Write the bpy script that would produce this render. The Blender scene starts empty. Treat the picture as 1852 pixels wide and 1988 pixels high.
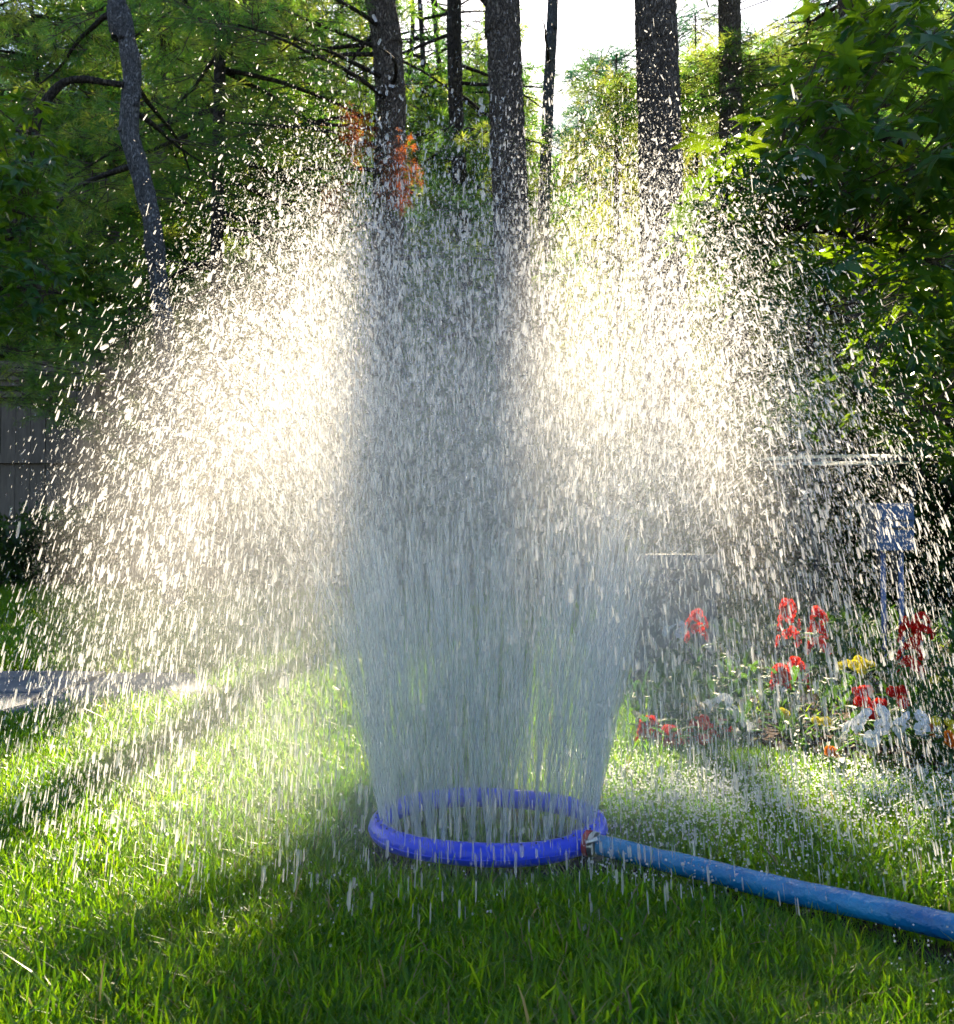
import bpy, math, random
import numpy as np
from mathutils import Vector, Matrix, noise

rng = np.random.default_rng(7)
random.seed(7)
S = bpy.context.scene
COL = S.collection
R = math.radians
PI = math.pi

# ------------------------------------------------------------------ camera
FPX = 1986.0            # focal length in pixels of a 1852-pixel wide picture
CAM_H = 0.39
PITCH = R(1.9)
cam_d = bpy.data.cameras.new('camera')
cam = bpy.data.objects.new('camera', cam_d)
COL.objects.link(cam)
cam.location = (0, 0, CAM_H)
cam.rotation_euler = (R(90) + PITCH, 0, 0)
cam_d.sensor_fit = 'HORIZONTAL'
cam_d.sensor_width = 36.0
cam_d.lens = 36.0 * FPX / 1852.0
cam_d.clip_start = 0.02
cam_d.clip_end = 600
cam_d.dof.use_dof = True
cam_d.dof.focus_distance = 1.5
cam_d.dof.aperture_fstop = 26
S.camera = cam

# ------------------------------------------------------------------ light
SUN_EL, SUN_AZ = 36.0, 2.6     # azimuth measured from +Y towards +X
sd = Vector((math.sin(R(SUN_AZ)) * math.cos(R(SUN_EL)), math.cos(R(SUN_AZ)) * math.cos(R(SUN_EL)), math.sin(R(SUN_EL))))
sun_l = bpy.data.lights.new('sun', 'SUN')
sun_l.energy = 5.0
sun_l.angle = R(0.5)
sun_l.color = (1.0, 0.82, 0.56)
sun = bpy.data.objects.new('sun', sun_l)
COL.objects.link(sun)
sun.rotation_euler = sd.to_track_quat('Z', 'Y').to_euler()
sun.location = (0, 0, 20)
w = bpy.data.worlds.new('World')
S.world = w
w.use_nodes = True
wn = w.node_tree
wn.nodes.clear()
wo = wn.nodes.new('ShaderNodeOutputWorld')
wb = wn.nodes.new('ShaderNodeBackground')
ws = wn.nodes.new('ShaderNodeTexSky')
ws.sky_type = 'NISHITA'
ws.sun_disc = False
ws.sun_elevation = R(SUN_EL)
ws.sun_rotation = R(SUN_AZ)
ws.air_density = 1.0
ws.dust_density = 1.0
ws.ozone_density = 1.5
wb.inputs['Strength'].default_value = 0.07
wn.links.new(ws.outputs[0], wb.inputs[0])
wn.links.new(wb.outputs[0], wo.inputs[0])
S.view_settings.view_transform = 'Standard'
S.view_settings.look = 'None'
S.view_settings.gamma = 1.0
S.view_settings.exposure = 1.78
S.view_settings.use_curve_mapping = False
S.render.engine = 'CYCLES'
S.cycles.use_denoising = True
S.cycles.max_bounces = 7
S.cycles.diffuse_bounces = 2
S.cycles.glossy_bounces = 2
S.cycles.transmission_bounces = 5
S.cycles.transparent_max_bounces = 26
S.cycles.volume_bounces = 1
S.cycles.use_adaptive_sampling = True
S.cycles.adaptive_threshold = 0.045
S.cycles.adaptive_min_samples = 16
S.cycles.sample_clamp_indirect = 6.0
S.cycles.caustics_reflective = False
S.cycles.caustics_refractive = False

TE = math.tan(R(SUN_EL)) / math.cos(R(SUN_AZ))
TA = math.tan(R(SUN_AZ))


# ------------------------------------------------------------------ helpers
def P(px, py, Y):
    """the point of the place at depth Y seen at pixel (px, py) of a 1852 x 1988 picture"""
    u = (px - 926.0) / FPX
    v = (994.0 - py) / FPX
    t = Y / (math.cos(PITCH) - v * math.sin(PITCH))
    return np.array([u * t, Y, CAM_H + t * (math.sin(PITCH) + v * math.cos(PITCH))])


def proj(p):
    """pixel of points p (N,3)"""
    p = np.asarray(p, float)
    y = p[..., 1]
    z = p[..., 2] - CAM_H
    f = y * math.cos(PITCH) + z * math.sin(PITCH)
    up = -y * math.sin(PITCH) + z * math.cos(PITCH)
    return 926 + FPX * p[..., 0] / f, 994 - FPX * up / f


def G(px, py, z=0.0):
    """ground point (height z) seen at a pixel"""
    a = math.atan((994.0 - py) / FPX) + PITCH
    Y = (z - CAM_H) / math.tan(a)
    return P(px, py, Y)


def sunuv(p):
    p = np.asarray(p, float)
    return p[..., 0] - p[..., 1] * TA, p[..., 2] - p[..., 1] * TE


def link(o, parent=None):
    COL.objects.link(o)
    if parent is not None:
        o.parent = parent
    return o


def tag(o, label=None, cat=None, group=None, kind=None):
    if label: o['label'] = label
    if cat: o['category'] = cat
    if group: o['group'] = group
    if kind: o['kind'] = kind
    return o


def empty(name, loc, label, cat, group=None):
    o = bpy.data.objects.new(name, None)
    o.location = loc
    o.empty_display_size = 0.1
    link(o)
    return tag(o, label, cat, group)


class MB:
    """collects verts and faces"""
    def __init__(self):
        self.v, self.f, self.m, self.n = [], [], [], 0

    def add(self, v, f, mi=0):
        v = np.asarray(v, float).reshape(-1, 3)
        self.v.append(v)
        for q in f:
            self.f.append(tuple(int(i) + self.n for i in q))
            self.m.append(mi)
        self.n += len(v)
        return self

    def box(self, lo, hi, mi=0, bevel=0.0):
        x0, y0, z0 = lo
        x1, y1, z1 = hi
        v = [(x0, y0, z0), (x1, y0, z0), (x1, y1, z0), (x0, y1, z0), (x0, y0, z1), (x1, y0, z1), (x1, y1, z1), (x0, y1, z1)]
        return self.add(v, [(0, 3, 2, 1), (4, 5, 6, 7), (0, 1, 5, 4), (1, 2, 6, 5), (2, 3, 7, 6), (3, 0, 4, 7)], mi)

    def tube(self, pts, rad, n=8, mi=0, cap=True, closed=False, disp=None):
        pts = np.asarray(pts, float)
        k = len(pts)
        rad = np.broadcast_to(np.asarray(rad, float), (k,))
        if closed:
            tan = np.roll(pts, -1, 0) - np.roll(pts, 1, 0)
        else:
            tan = np.gradient(pts, axis=0)
        tan /= np.linalg.norm(tan, axis=1)[:, None] + 1e-12
        ref = np.array([0.0, 0, 1]) if abs(tan[0][2]) < 0.8 else np.array([1.0, 0, 0])
        V = []
        b = np.cross(tan[0], ref)
        for i in range(k):
            b = b - tan[i] * np.dot(b, tan[i])
            b /= np.linalg.norm(b) + 1e-12
            c = np.cross(tan[i], b)
            an = np.arange(n) * 2 * PI / n
            r = np.full(n, rad[i])
            if disp is not None:
                r = r * disp(i, an, pts[i])
            V.append(pts[i] + r[:, None] * (np.cos(an)[:, None] * b + np.sin(an)[:, None] * c))
        V = np.concatenate(V)
        F = []
        for i in range(k if closed else k - 1):
            a0, a1 = i * n, ((i + 1) % k) * n
            for j in range(n):
                F.append((a0 + j, a0 + (j + 1) % n, a1 + (j + 1) % n, a1 + j))
        if cap and not closed:
            F.append(tuple(range(n))[::-1])
            F.append(tuple((k - 1) * n + j for j in range(n)))
        return self.add(V, F, mi)

    def mesh(self, name):
        me = bpy.data.meshes.new(name)
        v = np.concatenate(self.v) if self.v else np.zeros((0, 3))
        me.from_pydata(v.tolist(), [], self.f)
        if any(self.m):
            me.polygons.foreach_set('material_index', self.m)
        me.update()
        return me

    def build(self, name, mats, parent=None, smooth=False, loc=None):
        me = self.mesh(name)
        if not isinstance(mats, (list, tuple)):
            mats = [mats]
        for m in mats:
            me.materials.append(m)
        if smooth:
            me.polygons.foreach_set('use_smooth', [True] * len(me.polygons))
        o = bpy.data.objects.new(name, me)
        link(o, parent)
        if loc is not None:
            o.location = loc
        return o

    def arr(self):
        return np.concatenate(self.v), list(self.f), list(self.m)


def bevel(o, w=0.003, seg=2):
    m = o.modifiers.new('bevel', 'BEVEL')
    m.width = w
    m.segments = seg
    m.limit_method = 'ANGLE'
    return o


# ------------------------------------------------------------------ materials
def mat(name):
    m = bpy.data.materials.new(name)
    m.use_nodes = True
    nt = m.node_tree
    nt.nodes.clear()
    out = nt.nodes.new('ShaderNodeOutputMaterial')
    return m, nt, out


def N(nt, t, **kw):
    n = nt.nodes.new(t)
    for k, v in kw.items():
        if k.startswith('i_'):
            key = k[2:]
            key = int(key) if key.isdigit() else key.replace('_', ' ')
            n.inputs[key].default_value = v
        else:
            setattr(n, k, v)
    return n


def ramp(nt, stops):
    n = nt.nodes.new('ShaderNodeValToRGB')
    el = n.color_ramp.elements
    while len(el) < len(stops):
        el.new(0.5)
    for e, (p, c) in zip(el, stops):
        e.position = p
        e.color = (*c, 1) if len(c) == 3 else c
    return n


def c4(c): return (*c, 1)


def leaf_mat(name, cols, trans, tw=0.5, rough=0.45, spec=0.35, nscale=6.0, vary=0.25):
    """foliage: diffuse + translucent + a little gloss, hue varied by instance and by place"""
    m, nt, out = mat(name)
    info = N(nt, 'ShaderNodeObjectInfo')
    tc = N(nt, 'ShaderNodeTexCoord')
    nz = N(nt, 'ShaderNodeTexNoise', i_Scale=nscale, i_Detail=3.0)
    nt.links.new(tc.outputs['Object'], nz.inputs['Vector'])
    mx = N(nt, 'ShaderNodeMath', operation='MULTIPLY_ADD')
    nt.links.new(nz.outputs[0], mx.inputs[0])
    mx.inputs[1].default_value = 0.9
    r2 = N(nt, 'ShaderNodeMath', operation='MULTIPLY_ADD')
    nt.links.new(info.outputs['Random'], r2.inputs[0])
    r2.inputs[1].default_value = 0.6
    r2.inputs[2].default_value = -0.25
    nt.links.new(r2.outputs[0], mx.inputs[2])
    rd = ramp(nt, [(i / (len(cols) - 1), c) for i, c in enumerate(cols)])
    rt = ramp(nt, [(i / (len(trans) - 1), c) for i, c in enumerate(trans)])
    nt.links.new(mx.outputs[0], rd.inputs[0])
    nt.links.new(mx.outputs[0], rt.inputs[0])
    b = N(nt, 'ShaderNodeBsdfPrincipled', i_Roughness=rough)
    b.inputs['Specular IOR Level'].default_value = spec
    nt.links.new(rd.outputs[0], b.inputs['Base Color'])
    t = N(nt, 'ShaderNodeBsdfTranslucent')
    nt.links.new(rt.outputs[0], t.inputs[0])
    mix = N(nt, 'ShaderNodeMixShader', i_0=tw)
    nt.links.new(b.outputs[0], mix.inputs[1])
    nt.links.new(t.outputs[0], mix.inputs[2])
    nt.links.new(mix.outputs[0], out.inputs[0])
    return m


def plain(name, c1, c2=None, rough=0.6, nscale=8.0, spec=0.5, bump=0.0, bscale=60.0, metal=0.0, sss=None, stretch=(1, 1, 1)):
    m, nt, out = mat(name)
    c2 = c2 or tuple(x * 0.7 for x in c1)
    tc = N(nt, 'ShaderNodeTexCoord')
    mp = N(nt, 'ShaderNodeMapping')
    mp.inputs['Scale'].default_value = stretch
    nt.links.new(tc.outputs['Object'], mp.inputs[0])
    nz = N(nt, 'ShaderNodeTexNoise', i_Scale=nscale, i_Detail=6.0, i_Roughness=0.6)
    nt.links.new(mp.outputs[0], nz.inputs['Vector'])
    r = ramp(nt, [(0.3, c1), (0.7, c2)])
    nt.links.new(nz.outputs[0], r.inputs[0])
    b = N(nt, 'ShaderNodeBsdfPrincipled', i_Roughness=rough, i_Metallic=metal)
    b.inputs['Specular IOR Level'].default_value = spec
    nt.links.new(r.outputs[0], b.inputs['Base Color'])
    if bump:
        n2 = N(nt, 'ShaderNodeTexNoise', i_Scale=bscale, i_Detail=5.0)
        nt.links.new(mp.outputs[0], n2.inputs['Vector'])
        bp = N(nt, 'ShaderNodeBump', i_Strength=bump, i_Distance=0.01)
        nt.links.new(n2.outputs[0], bp.inputs['Height'])
        nt.links.new(bp.outputs[0], b.inputs['Normal'])
    nt.links.new(b.outputs[0], out.inputs[0])
    return m


def bark_mat(name, dark, mid, light, scale=14.0):
    m, nt, out = mat(name)
    tc = N(nt, 'ShaderNodeTexCoord')
    mp = N(nt, 'ShaderNodeMapping')
    mp.inputs['Scale'].default_value = (1, 1, 0.38)
    nt.links.new(tc.outputs['Object'], mp.inputs[0])
    nz = N(nt, 'ShaderNodeTexNoise', i_Scale=9.0, i_Detail=4.0)
    nt.links.new(mp.outputs[0], nz.inputs['Vector'])
    add = N(nt, 'ShaderNodeMixRGB', blend_type='ADD', i_0=0.55)
    nt.links.new(mp.outputs[0], add.inputs[1])
    nt.links.new(nz.outputs['Color'], add.inputs[2])
    vo = N(nt, 'ShaderNodeTexVoronoi', feature='DISTANCE_TO_EDGE', i_Scale=scale)
    nt.links.new(add.outputs[0], vo.inputs['Vector'])
    n2 = N(nt, 'ShaderNodeTexNoise', i_Scale=45.0, i_Detail=6.0, i_Roughness=0.7)
    nt.links.new(mp.outputs[0], n2.inputs['Vector'])
    r = ramp(nt, [(0.0, dark), (0.07, mid), (0.4, light)])
    nt.links.new(vo.outputs['Distance'], r.inputs[0])
    r2 = ramp(nt, [(0.3, (0.45, 0.45, 0.45)), (0.7, (1.25, 1.25, 1.25))])
    nt.links.new(n2.outputs[0], r2.inputs[0])
    mu = N(nt, 'ShaderNodeMixRGB', blend_type='MULTIPLY', i_0=1.0)
    nt.links.new(r.outputs[0], mu.inputs[1])
    nt.links.new(r2.outputs[0], mu.inputs[2])
    b = N(nt, 'ShaderNodeBsdfPrincipled', i_Roughness=0.85)
    b.inputs['Specular IOR Level'].default_value = 0.3
    nt.links.new(mu.outputs[0], b.inputs['Base Color'])
    hs = N(nt, 'ShaderNodeMath', operation='MULTIPLY_ADD')
    nt.links.new(n2.outputs[0], hs.inputs[0])
    hs.inputs[1].default_value = 0.4
    mn = N(nt, 'ShaderNodeMath', operation='MINIMUM')
    nt.links.new(vo.outputs['Distance'], mn.inputs[0])
    mn.inputs[1].default_value = 0.25
    m4 = N(nt, 'ShaderNodeMath', operation='MULTIPLY')
    nt.links.new(mn.outputs[0], m4.inputs[0])
    m4.inputs[1].default_value = 4.0
    nt.links.new(m4.outputs[0], hs.inputs[2])
    bp = N(nt, 'ShaderNodeBump', i_Strength=0.9, i_Distance=0.02)
    nt.links.new(hs.outputs[0], bp.inputs['Height'])
    nt.links.new(bp.outputs[0], b.inputs['Normal'])
    nt.links.new(b.outputs[0], out.inputs[0])
    return m


M_BARK = bark_mat('pine_bark', (0.045, 0.036, 0.032), (0.15, 0.12, 0.105), (0.30, 0.25, 0.22), 22)
M_BARK_G = bark_mat('grey_pine_bark', (0.07, 0.07, 0.08), (0.18, 0.18, 0.20), (0.32, 0.32, 0.35), 34)
M_BARK_D = bark_mat('dark_bark', (0.015, 0.012, 0.011), (0.06, 0.048, 0.042), (0.12, 0.10, 0.085), 18)
M_TWIG = plain('twig_bark', (0.06, 0.045, 0.035), (0.12, 0.09, 0.07), 0.85, 20)
M_NEEDLE = leaf_mat('pine_needles', [(0.010, 0.046, 0.016), (0.028, 0.090, 0.022), (0.065, 0.12, 0.022)],
                    [(0.03, 0.24, 0.04), (0.27, 0.56, 0.05), (0.78, 0.80, 0.10)], 0.54, 0.28, 0.8, 3.0)
M_NEEDLE_T = leaf_mat('far_pine_needles', [(0.02, 0.06, 0.04), (0.03, 0.085, 0.05), (0.05, 0.10, 0.04)],
                      [(0.04, 0.17, 0.10), (0.08, 0.26, 0.11), (0.22, 0.38, 0.08)], 0.45, 0.4, 0.5, 0.8)
M_NEEDLE_R = leaf_mat('dead_needles', [(0.20, 0.045, 0.012), (0.26, 0.07, 0.02)],
                      [(0.75, 0.15, 0.03), (0.85, 0.27, 0.05)], 0.5, 0.5, 0.3)
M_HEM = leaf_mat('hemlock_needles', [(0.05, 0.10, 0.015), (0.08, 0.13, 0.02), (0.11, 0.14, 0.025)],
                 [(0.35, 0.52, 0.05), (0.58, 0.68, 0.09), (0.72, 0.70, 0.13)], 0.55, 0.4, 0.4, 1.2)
M_LEAF = leaf_mat('broad_leaf', [(0.010, 0.060, 0.030), (0.014, 0.080, 0.036), (0.025, 0.10, 0.024)],
                  [(0.18, 0.38, 0.01), (0.32, 0.55, 0.012), (0.48, 0.68, 0.02)], 0.36, 0.30, 0.55, 9)
M_GRASS = leaf_mat('grass_blade', [(0.010, 0.060, 0.008), (0.018, 0.085, 0.009), (0.035, 0.10, 0.010)],
                   [(0.20, 0.55, 0.006), (0.38, 0.72, 0.008), (0.62, 0.82, 0.015)], 0.5, 0.33, 0.35, 5)
M_GRASS_DRY = leaf_mat('dry_grass_blade', [(0.20, 0.17, 0.07), (0.25, 0.2, 0.1)], [(0.5, 0.45, 0.2), (0.6, 0.5, 0.2)], 0.4, 0.5, 0.4, 5)
M_SOIL = plain('soil', (0.02, 0.018, 0.01), (0.05, 0.045, 0.02), 0.95, 12, 0.2, 0.6, 40)
M_FLOOR = plain('forest_floor', (0.03, 0.035, 0.012), (0.075, 0.055, 0.03), 0.95, 3, 0.2, 0.8, 30)
M_MULCH = plain('mulch', (0.06, 0.035, 0.025), (0.13, 0.08, 0.055), 0.9, 20, 0.2, 0.8, 60)


def water_mat(name, transp=0.2, col=(0.97, 0.98, 0.99), gloss=0.25):
    m, nt, out = mat(name)
    t = N(nt, 'ShaderNodeBsdfTranslucent')
    t.inputs[0].default_value = c4(col)
    d = N(nt, 'ShaderNodeBsdfDiffuse')
    d.inputs[0].default_value = c4(tuple(0.75 * x for x in col))
    g = N(nt, 'ShaderNodeBsdfGlossy', i_Roughness=0.12)
    g.inputs[0].default_value = (1, 1, 1, 1)
    tr = N(nt, 'ShaderNodeBsdfTransparent')
    m0 = N(nt, 'ShaderNodeMixShader', i_0=0.04)
    nt.links.new(t.outputs[0], m0.inputs[1])
    nt.links.new(d.outputs[0], m0.inputs[2])
    m1 = N(nt, 'ShaderNodeMixShader', i_0=gloss)
    nt.links.new(m0.outputs[0], m1.inputs[1])
    nt.links.new(g.outputs[0], m1.inputs[2])
    m2 = N(nt, 'ShaderNodeMixShader', i_0=transp)
    nt.links.new(m1.outputs[0], m2.inputs[1])
    nt.links.new(tr.outputs[0], m2.inputs[2])
    # light that has entered a drop leaves it freely on the far side
    ge = N(nt, 'ShaderNodeNewGeometry')
    t2 = N(nt, 'ShaderNodeBsdfTransparent')
    m3 = N(nt, 'ShaderNodeMixShader')
    nt.links.new(ge.outputs['Backfacing'], m3.inputs[0])
    nt.links.new(m2.outputs[0], m3.inputs[1])
    nt.links.new(t2.outputs[0], m3.inputs[2])
    nt.links.new(m3.outputs[0], out.inputs[0])
    return m


M_DROP = water_mat('water_drop', 0.50, gloss=0.15)
M_BEAD = water_mat('water_bead', 0.15)
M_DROPS = water_mat('water_fine_drop', 0.78, gloss=0.05)
M_JET = water_mat('water_jet', 0.55, (0.80, 0.88, 0.93), 0.15)


# ------------------------------------------------------------------ scatter: one object holding its own pieces, spread by geometry nodes
def scatter_group():
    ng = bpy.data.node_groups.new('spread_pieces', 'GeometryNodeTree')
    ng.interface.new_socket('Geometry', in_out='INPUT', socket_type='NodeSocketGeometry')
    ng.interface.new_socket('Geometry', in_out='OUTPUT', socket_type='NodeSocketGeometry')
    L = ng.links.new
    gi = ng.nodes.new('NodeGroupInput')
    go = ng.nodes.new('NodeGroupOutput')

    def attr(nm, ty):
        a = ng.nodes.new('GeometryNodeInputNamedAttribute')
        a.data_type = ty
        a.inputs['Name'].default_value = nm
        return a.outputs['Attribute']
    sep = ng.nodes.new('GeometryNodeSeparateGeometry')
    sep.domain = 'POINT'
    L(gi.outputs[0], sep.inputs['Geometry'])
    L(attr('ispt', 'BOOLEAN'), sep.inputs['Selection'])
    sp = ng.nodes.new('GeometryNodeSplitToInstances')
    sp.domain = 'POINT'
    L(sep.outputs['Inverted'], sp.inputs['Geometry'])
    L(attr('vid', 'INT'), sp.inputs['Group ID'])
    iop = ng.nodes.new('GeometryNodeInstanceOnPoints')
    L(sep.outputs['Selection'], iop.inputs['Points'])
    L(sp.outputs['Instances'], iop.inputs['Instance'])
    iop.inputs['Pick Instance'].default_value = True
    L(attr('vid', 'INT'), iop.inputs['Instance Index'])
    L(attr('rot', 'FLOAT_VECTOR'), iop.inputs['Rotation'])
    L(attr('scl', 'FLOAT_VECTOR'), iop.inputs['Scale'])
    L(iop.outputs[0], go.inputs[0])
    return ng


SG = scatter_group()


def scatter(name, variants, pts, rots, scl, vid, mats, parent=None, kind='stuff', smooth=False):
    pts = np.asarray(pts, float).reshape(-1, 3)
    n = len(pts)
    if n == 0:
        return None
    scl = np.asarray(scl, float)
    if scl.ndim == 1:
        scl = np.repeat(scl[:, None], 3, 1)
    V, F, MI, VID = [], [], [], []
    off = 0
    for k, (v, f, mi) in enumerate(variants):
        V.append(v)
        VID.append(np.full(len(v), k))
        F += [tuple(i + off for i in q) for q in f]
        MI += mi
        off += len(v)
    V.append(pts)
    VID.append(np.asarray(vid))
    V = np.concatenate(V)
    me = bpy.data.meshes.new(name)
    me.from_pydata(V.tolist(), [], F)
    me.polygons.foreach_set('material_index', MI)
    if smooth:
        me.polygons.foreach_set('use_smooth', [True] * len(F))
    a = me.attributes.new('ispt', 'BOOLEAN', 'POINT')
    a.data.foreach_set('value', np.concatenate([np.zeros(off, bool), np.ones(n, bool)]))
    a = me.attributes.new('vid', 'INT', 'POINT')
    a.data.foreach_set('value', np.concatenate(VID).astype(np.int32))
    a = me.attributes.new('rot', 'FLOAT_VECTOR', 'POINT')
    a.data.foreach_set('vector', np.concatenate([np.zeros((off, 3)), np.asarray(rots, float)]).astype(np.float32).ravel())
    a = me.attributes.new('scl', 'FLOAT_VECTOR', 'POINT')
    a.data.foreach_set('vector', np.concatenate([np.ones((off, 3)), scl]).astype(np.float32).ravel())
    me.update()
    for m in (mats if isinstance(mats, (list, tuple)) else [mats]):
        me.materials.append(m)
    o = bpy.data.objects.new(name, me)
    link(o, parent)
    if kind:
        o['kind'] = kind
    md = o.modifiers.new('spread', 'NODES')
    md.node_group = SG
    return o


def rot_from_x(d, roll):
    """euler that sends +X to direction d with a roll"""
    d = Vector(d).normalized()
    q = d.to_track_quat('X', 'Z')
    from mathutils import Quaternion
    q = q @ Quaternion((1, 0, 0), roll)
    return q.to_euler()


# ------------------------------------------------------------------ foliage pieces
def pine_spray(seed, L=0.42, tufts=9, needles=17, nl=0.095, nw=0.0042):
    r = random.Random(seed)
    mb = MB()
    tw = [(0, 0, 0)]
    z = 0
    for i in range(1, 5):
        z += r.uniform(-0.02, 0.012)
        tw.append((L * i / 4, r.uniform(-0.02, 0.02), z))
    mb.tube(tw, [0.005, 0.004, 0.0035, 0.003, 0.002], 3, 1, cap=False)
    tips = [(np.array(tw[-1]), np.array([1, 0, 0.1]))]
    for i in range(tufts - 1):
        s = r.uniform(0.15, 1.0)
        base = np.array([L * s, 0, z * s])
        side = 1 if i % 2 else -1
        a = r.uniform(0.5, 1.1) * side
        ln = r.uniform(0.06, 0.16) * (1.2 - 0.5 * s)
        d = np.array([math.cos(a), math.sin(a), r.uniform(-0.25, 0.3)])
        e = base + d * ln
        mb.tube([base, e], [0.003, 0.002], 3, 1, cap=False)
        tips.append((e, d))
    for (e, d) in tips:
        d = d / np.linalg.norm(d)
        for k in range(needles):
            q = np.array([r.gauss(0, 1), r.gauss(0, 1), r.gauss(0, 1)])
            q = d * r.uniform(0.2, 1.2) + q * 0.55
            q[2] -= 0.08
            q /= np.linalg.norm(q)
            st = e - d * r.uniform(0, 0.045)
            en = st + q * nl * r.uniform(0.7, 1.15)
            en[2] -= 0.008
            s2 = np.cross(q, [r.gauss(0, 1), r.gauss(0, 1), r.gauss(0, 1)])
            s2 /= np.linalg.norm(s2) + 1e-9
            mid = (st + en) / 2 + np.array([0, 0, 0.004])
            mb.add([st, mid + s2 * nw / 2, en, mid - s2 * nw / 2], [(0, 1, 2, 3)], 0)
    return mb.arr()


def hem_spray(seed, L=0.34, nw=0.006):
    """flat drooping frond with short needles"""
    r = random.Random(seed)
    mb = MB()
    ax = [np.array([L * t, 0, -0.10 * L * t * t * 6]) for t in np.linspace(0, 1, 6)]
    mb.tube(ax, np.linspace(0.004, 0.0015, 6), 3, 1, cap=False)

    def needles(a, b, n, nl):
        for i in range(n):
            t = (i + r.random()) / n
            p = a * (1 - t) + b * t
            d = (b - a) / (np.linalg.norm(b - a) + 1e-9)
            for sd_ in (-1, 1):
                side = np.array([-d[1], d[0], 0]) * sd_
                q = d * 0.7 + side * r.uniform(0.6, 1.1) + np.array([0, 0, r.uniform(-0.25, 0.25)])
                q /= np.linalg.norm(q)
                e = p + q * nl * r.uniform(0.7, 1.2)
                s2 = np.cross(q, [0, 0, 1.0]) * nw / 2
                mb.add([p - s2 * 0.5, e, p + s2 + q * nl * 0.5], [(0, 1, 2)], 0)
    for i in range(5):
        needles(ax[i], ax[i + 1], 3, 0.022)
    for i in range(11):
        t = 0.08 + 0.85 * i / 11
        side = 1 if i % 2 else -1
        k = t * 5
        i0 = min(4, int(k))
        b = ax[i0] * (1 - (k - i0)) + ax[i0 + 1] * (k - i0)
        a = side * r.uniform(0.6, 0.95)
        ln = (1 - t) * 0.16 + 0.035
        e = b + np.array([math.cos(a), math.sin(a), -0.25]) * ln
        needles(b, e, 7, 0.020)
    return mb.arr()


def star_outline(r=None, lobes=5):
    pts = []
    angs = [-118, -62, 0, 62, 118]
    lens = [0.62, 0.86, 1.0, 0.86, 0.62]
    for i, (a, l) in enumerate(zip(angs, lens)):
        a = R(a)
        if i == 0:
            pts.append((0.0 + 0.18 * math.cos(R(-160)), 0.18 * math.sin(R(-160))))
        w = 0.22
        pts.append((0.52 * l * math.cos(a - w * 1.15), 0.52 * l * math.sin(a - w * 1.15)))
        pts.append((l * math.cos(a), l * math.sin(a)))
        pts.append((0.52 * l * math.cos(a + w * 1.15), 0.52 * l * math.sin(a + w * 1.15)))
        if i < 4:
            b = R((angs[i] + angs[i + 1]) / 2)
            pts.append((0.33 * math.cos(b), 0.33 * math.sin(b)))
    pts.append((0.18 * math.cos(R(160)), 0.18 * math.sin(R(160))))
    return pts


def star_leaf(seed, size=0.075, petiole=0.06):
    r = random.Random(seed)
    mb = MB()
    o = star_outline()
    cx = 0.0
    v = [(0, 0, 0)]
    droop = r.uniform(0.10, 0.3)
    for (x, y) in o:
        d2 = x * x + y * y
        v.append((x, y * r.uniform(0.93, 1.07), -droop * d2 + 0.06 * math.sin(3 * math.atan2(y, x)) + r.uniform(-0.03, 0.03)))
    v = np.array(v) * size
    v[:, 0] += petiole
    n = len(o)
    f = [(0, i + 1, (i + 1) % n + 1) for i in range(n)]
    mb.add(v, f, 0)
    mb.tube([(0, 0, 0), (petiole * 0.5, 0, 0.006), (petiole, 0, 0)], [0.0014, 0.0011, 0.001], 3, 1, cap=False)
    return mb.arr()


def blade_clump(seed, n=36, rad=0.045, h=(0.015, 0.037), wd=(0.0013, 0.0027), dry=0.05):
    r = random.Random(seed)
    mb = MB()
    for i in range(n):
        a = r.uniform(0, 2 * PI)
        q = rad * math.sqrt(r.random())
        x, y = q * math.cos(a), q * math.sin(a)
        az = r.uniform(0, 2 * PI)
        H = r.uniform(*h)
        lean = r.uniform(0.1, 1.0) ** 1.2 * H * 1.35
        if r.random() < 0.12:
            lean *= 1.9
            H *= 0.55
        W = r.uniform(*wd)
        fa = az + PI / 2 + r.uniform(-0.5, 0.5)
        wx, wy = math.cos(fa) * W / 2, math.sin(fa) * W / 2
        V = []
        for t, k in ((0, 0.8), (0.4, 1.0), (0.75, 0.75)):
            l = lean * t * t
            z = H * (t - 0.18 * t * t * (lean / H))
            V += [(x + math.cos(az) * l - wx * k, y + math.sin(az) * l - wy * k, z),
                  (x + math.cos(az) * l + wx * k, y + math.sin(az) * l + wy * k, z)]
        V.append((x + math.cos(az) * lean, y + math.sin(az) * lean, H * (1 - 0.18 * lean / H)))
        mb.add(V, [(0, 1, 3, 2), (2, 3, 5, 4), (4, 5, 6)], 1 if r.random() < dry else 0)
    return mb.arr()


# ------------------------------------------------------------------ light windows and sky gaps
def in_poly(px, py, poly):
    poly = np.asarray(poly, float)
    inside = np.zeros(np.shape(px), bool)
    n = len(poly)
    for i in range(n):
        x0, y0 = poly[i]
        x1, y1 = poly[(i + 1) % n]
        c = ((y0 > py) != (y1 > py)) & (px < (x1 - x0) * (py - y0) / (y1 - y0 + 1e-12) + x0)
        inside ^= c
    return inside


SKY_GAPS = [
    [(1008, -50), (1012, 90), (1022, 230), (1032, 320), (1068, 330), (1085, 270), (1120, 215), (1125, 120), (1150, 95), (1215, 75), (1240, -40), (1250, -50)],
    [(1340, -40), (1345, 40), (1370, 90), (1390, 90), (1390, -40)],
    [(1444, -60), (1448, 60), (1480, 75), (1540, 60), (1570, -60)],
]


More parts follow.
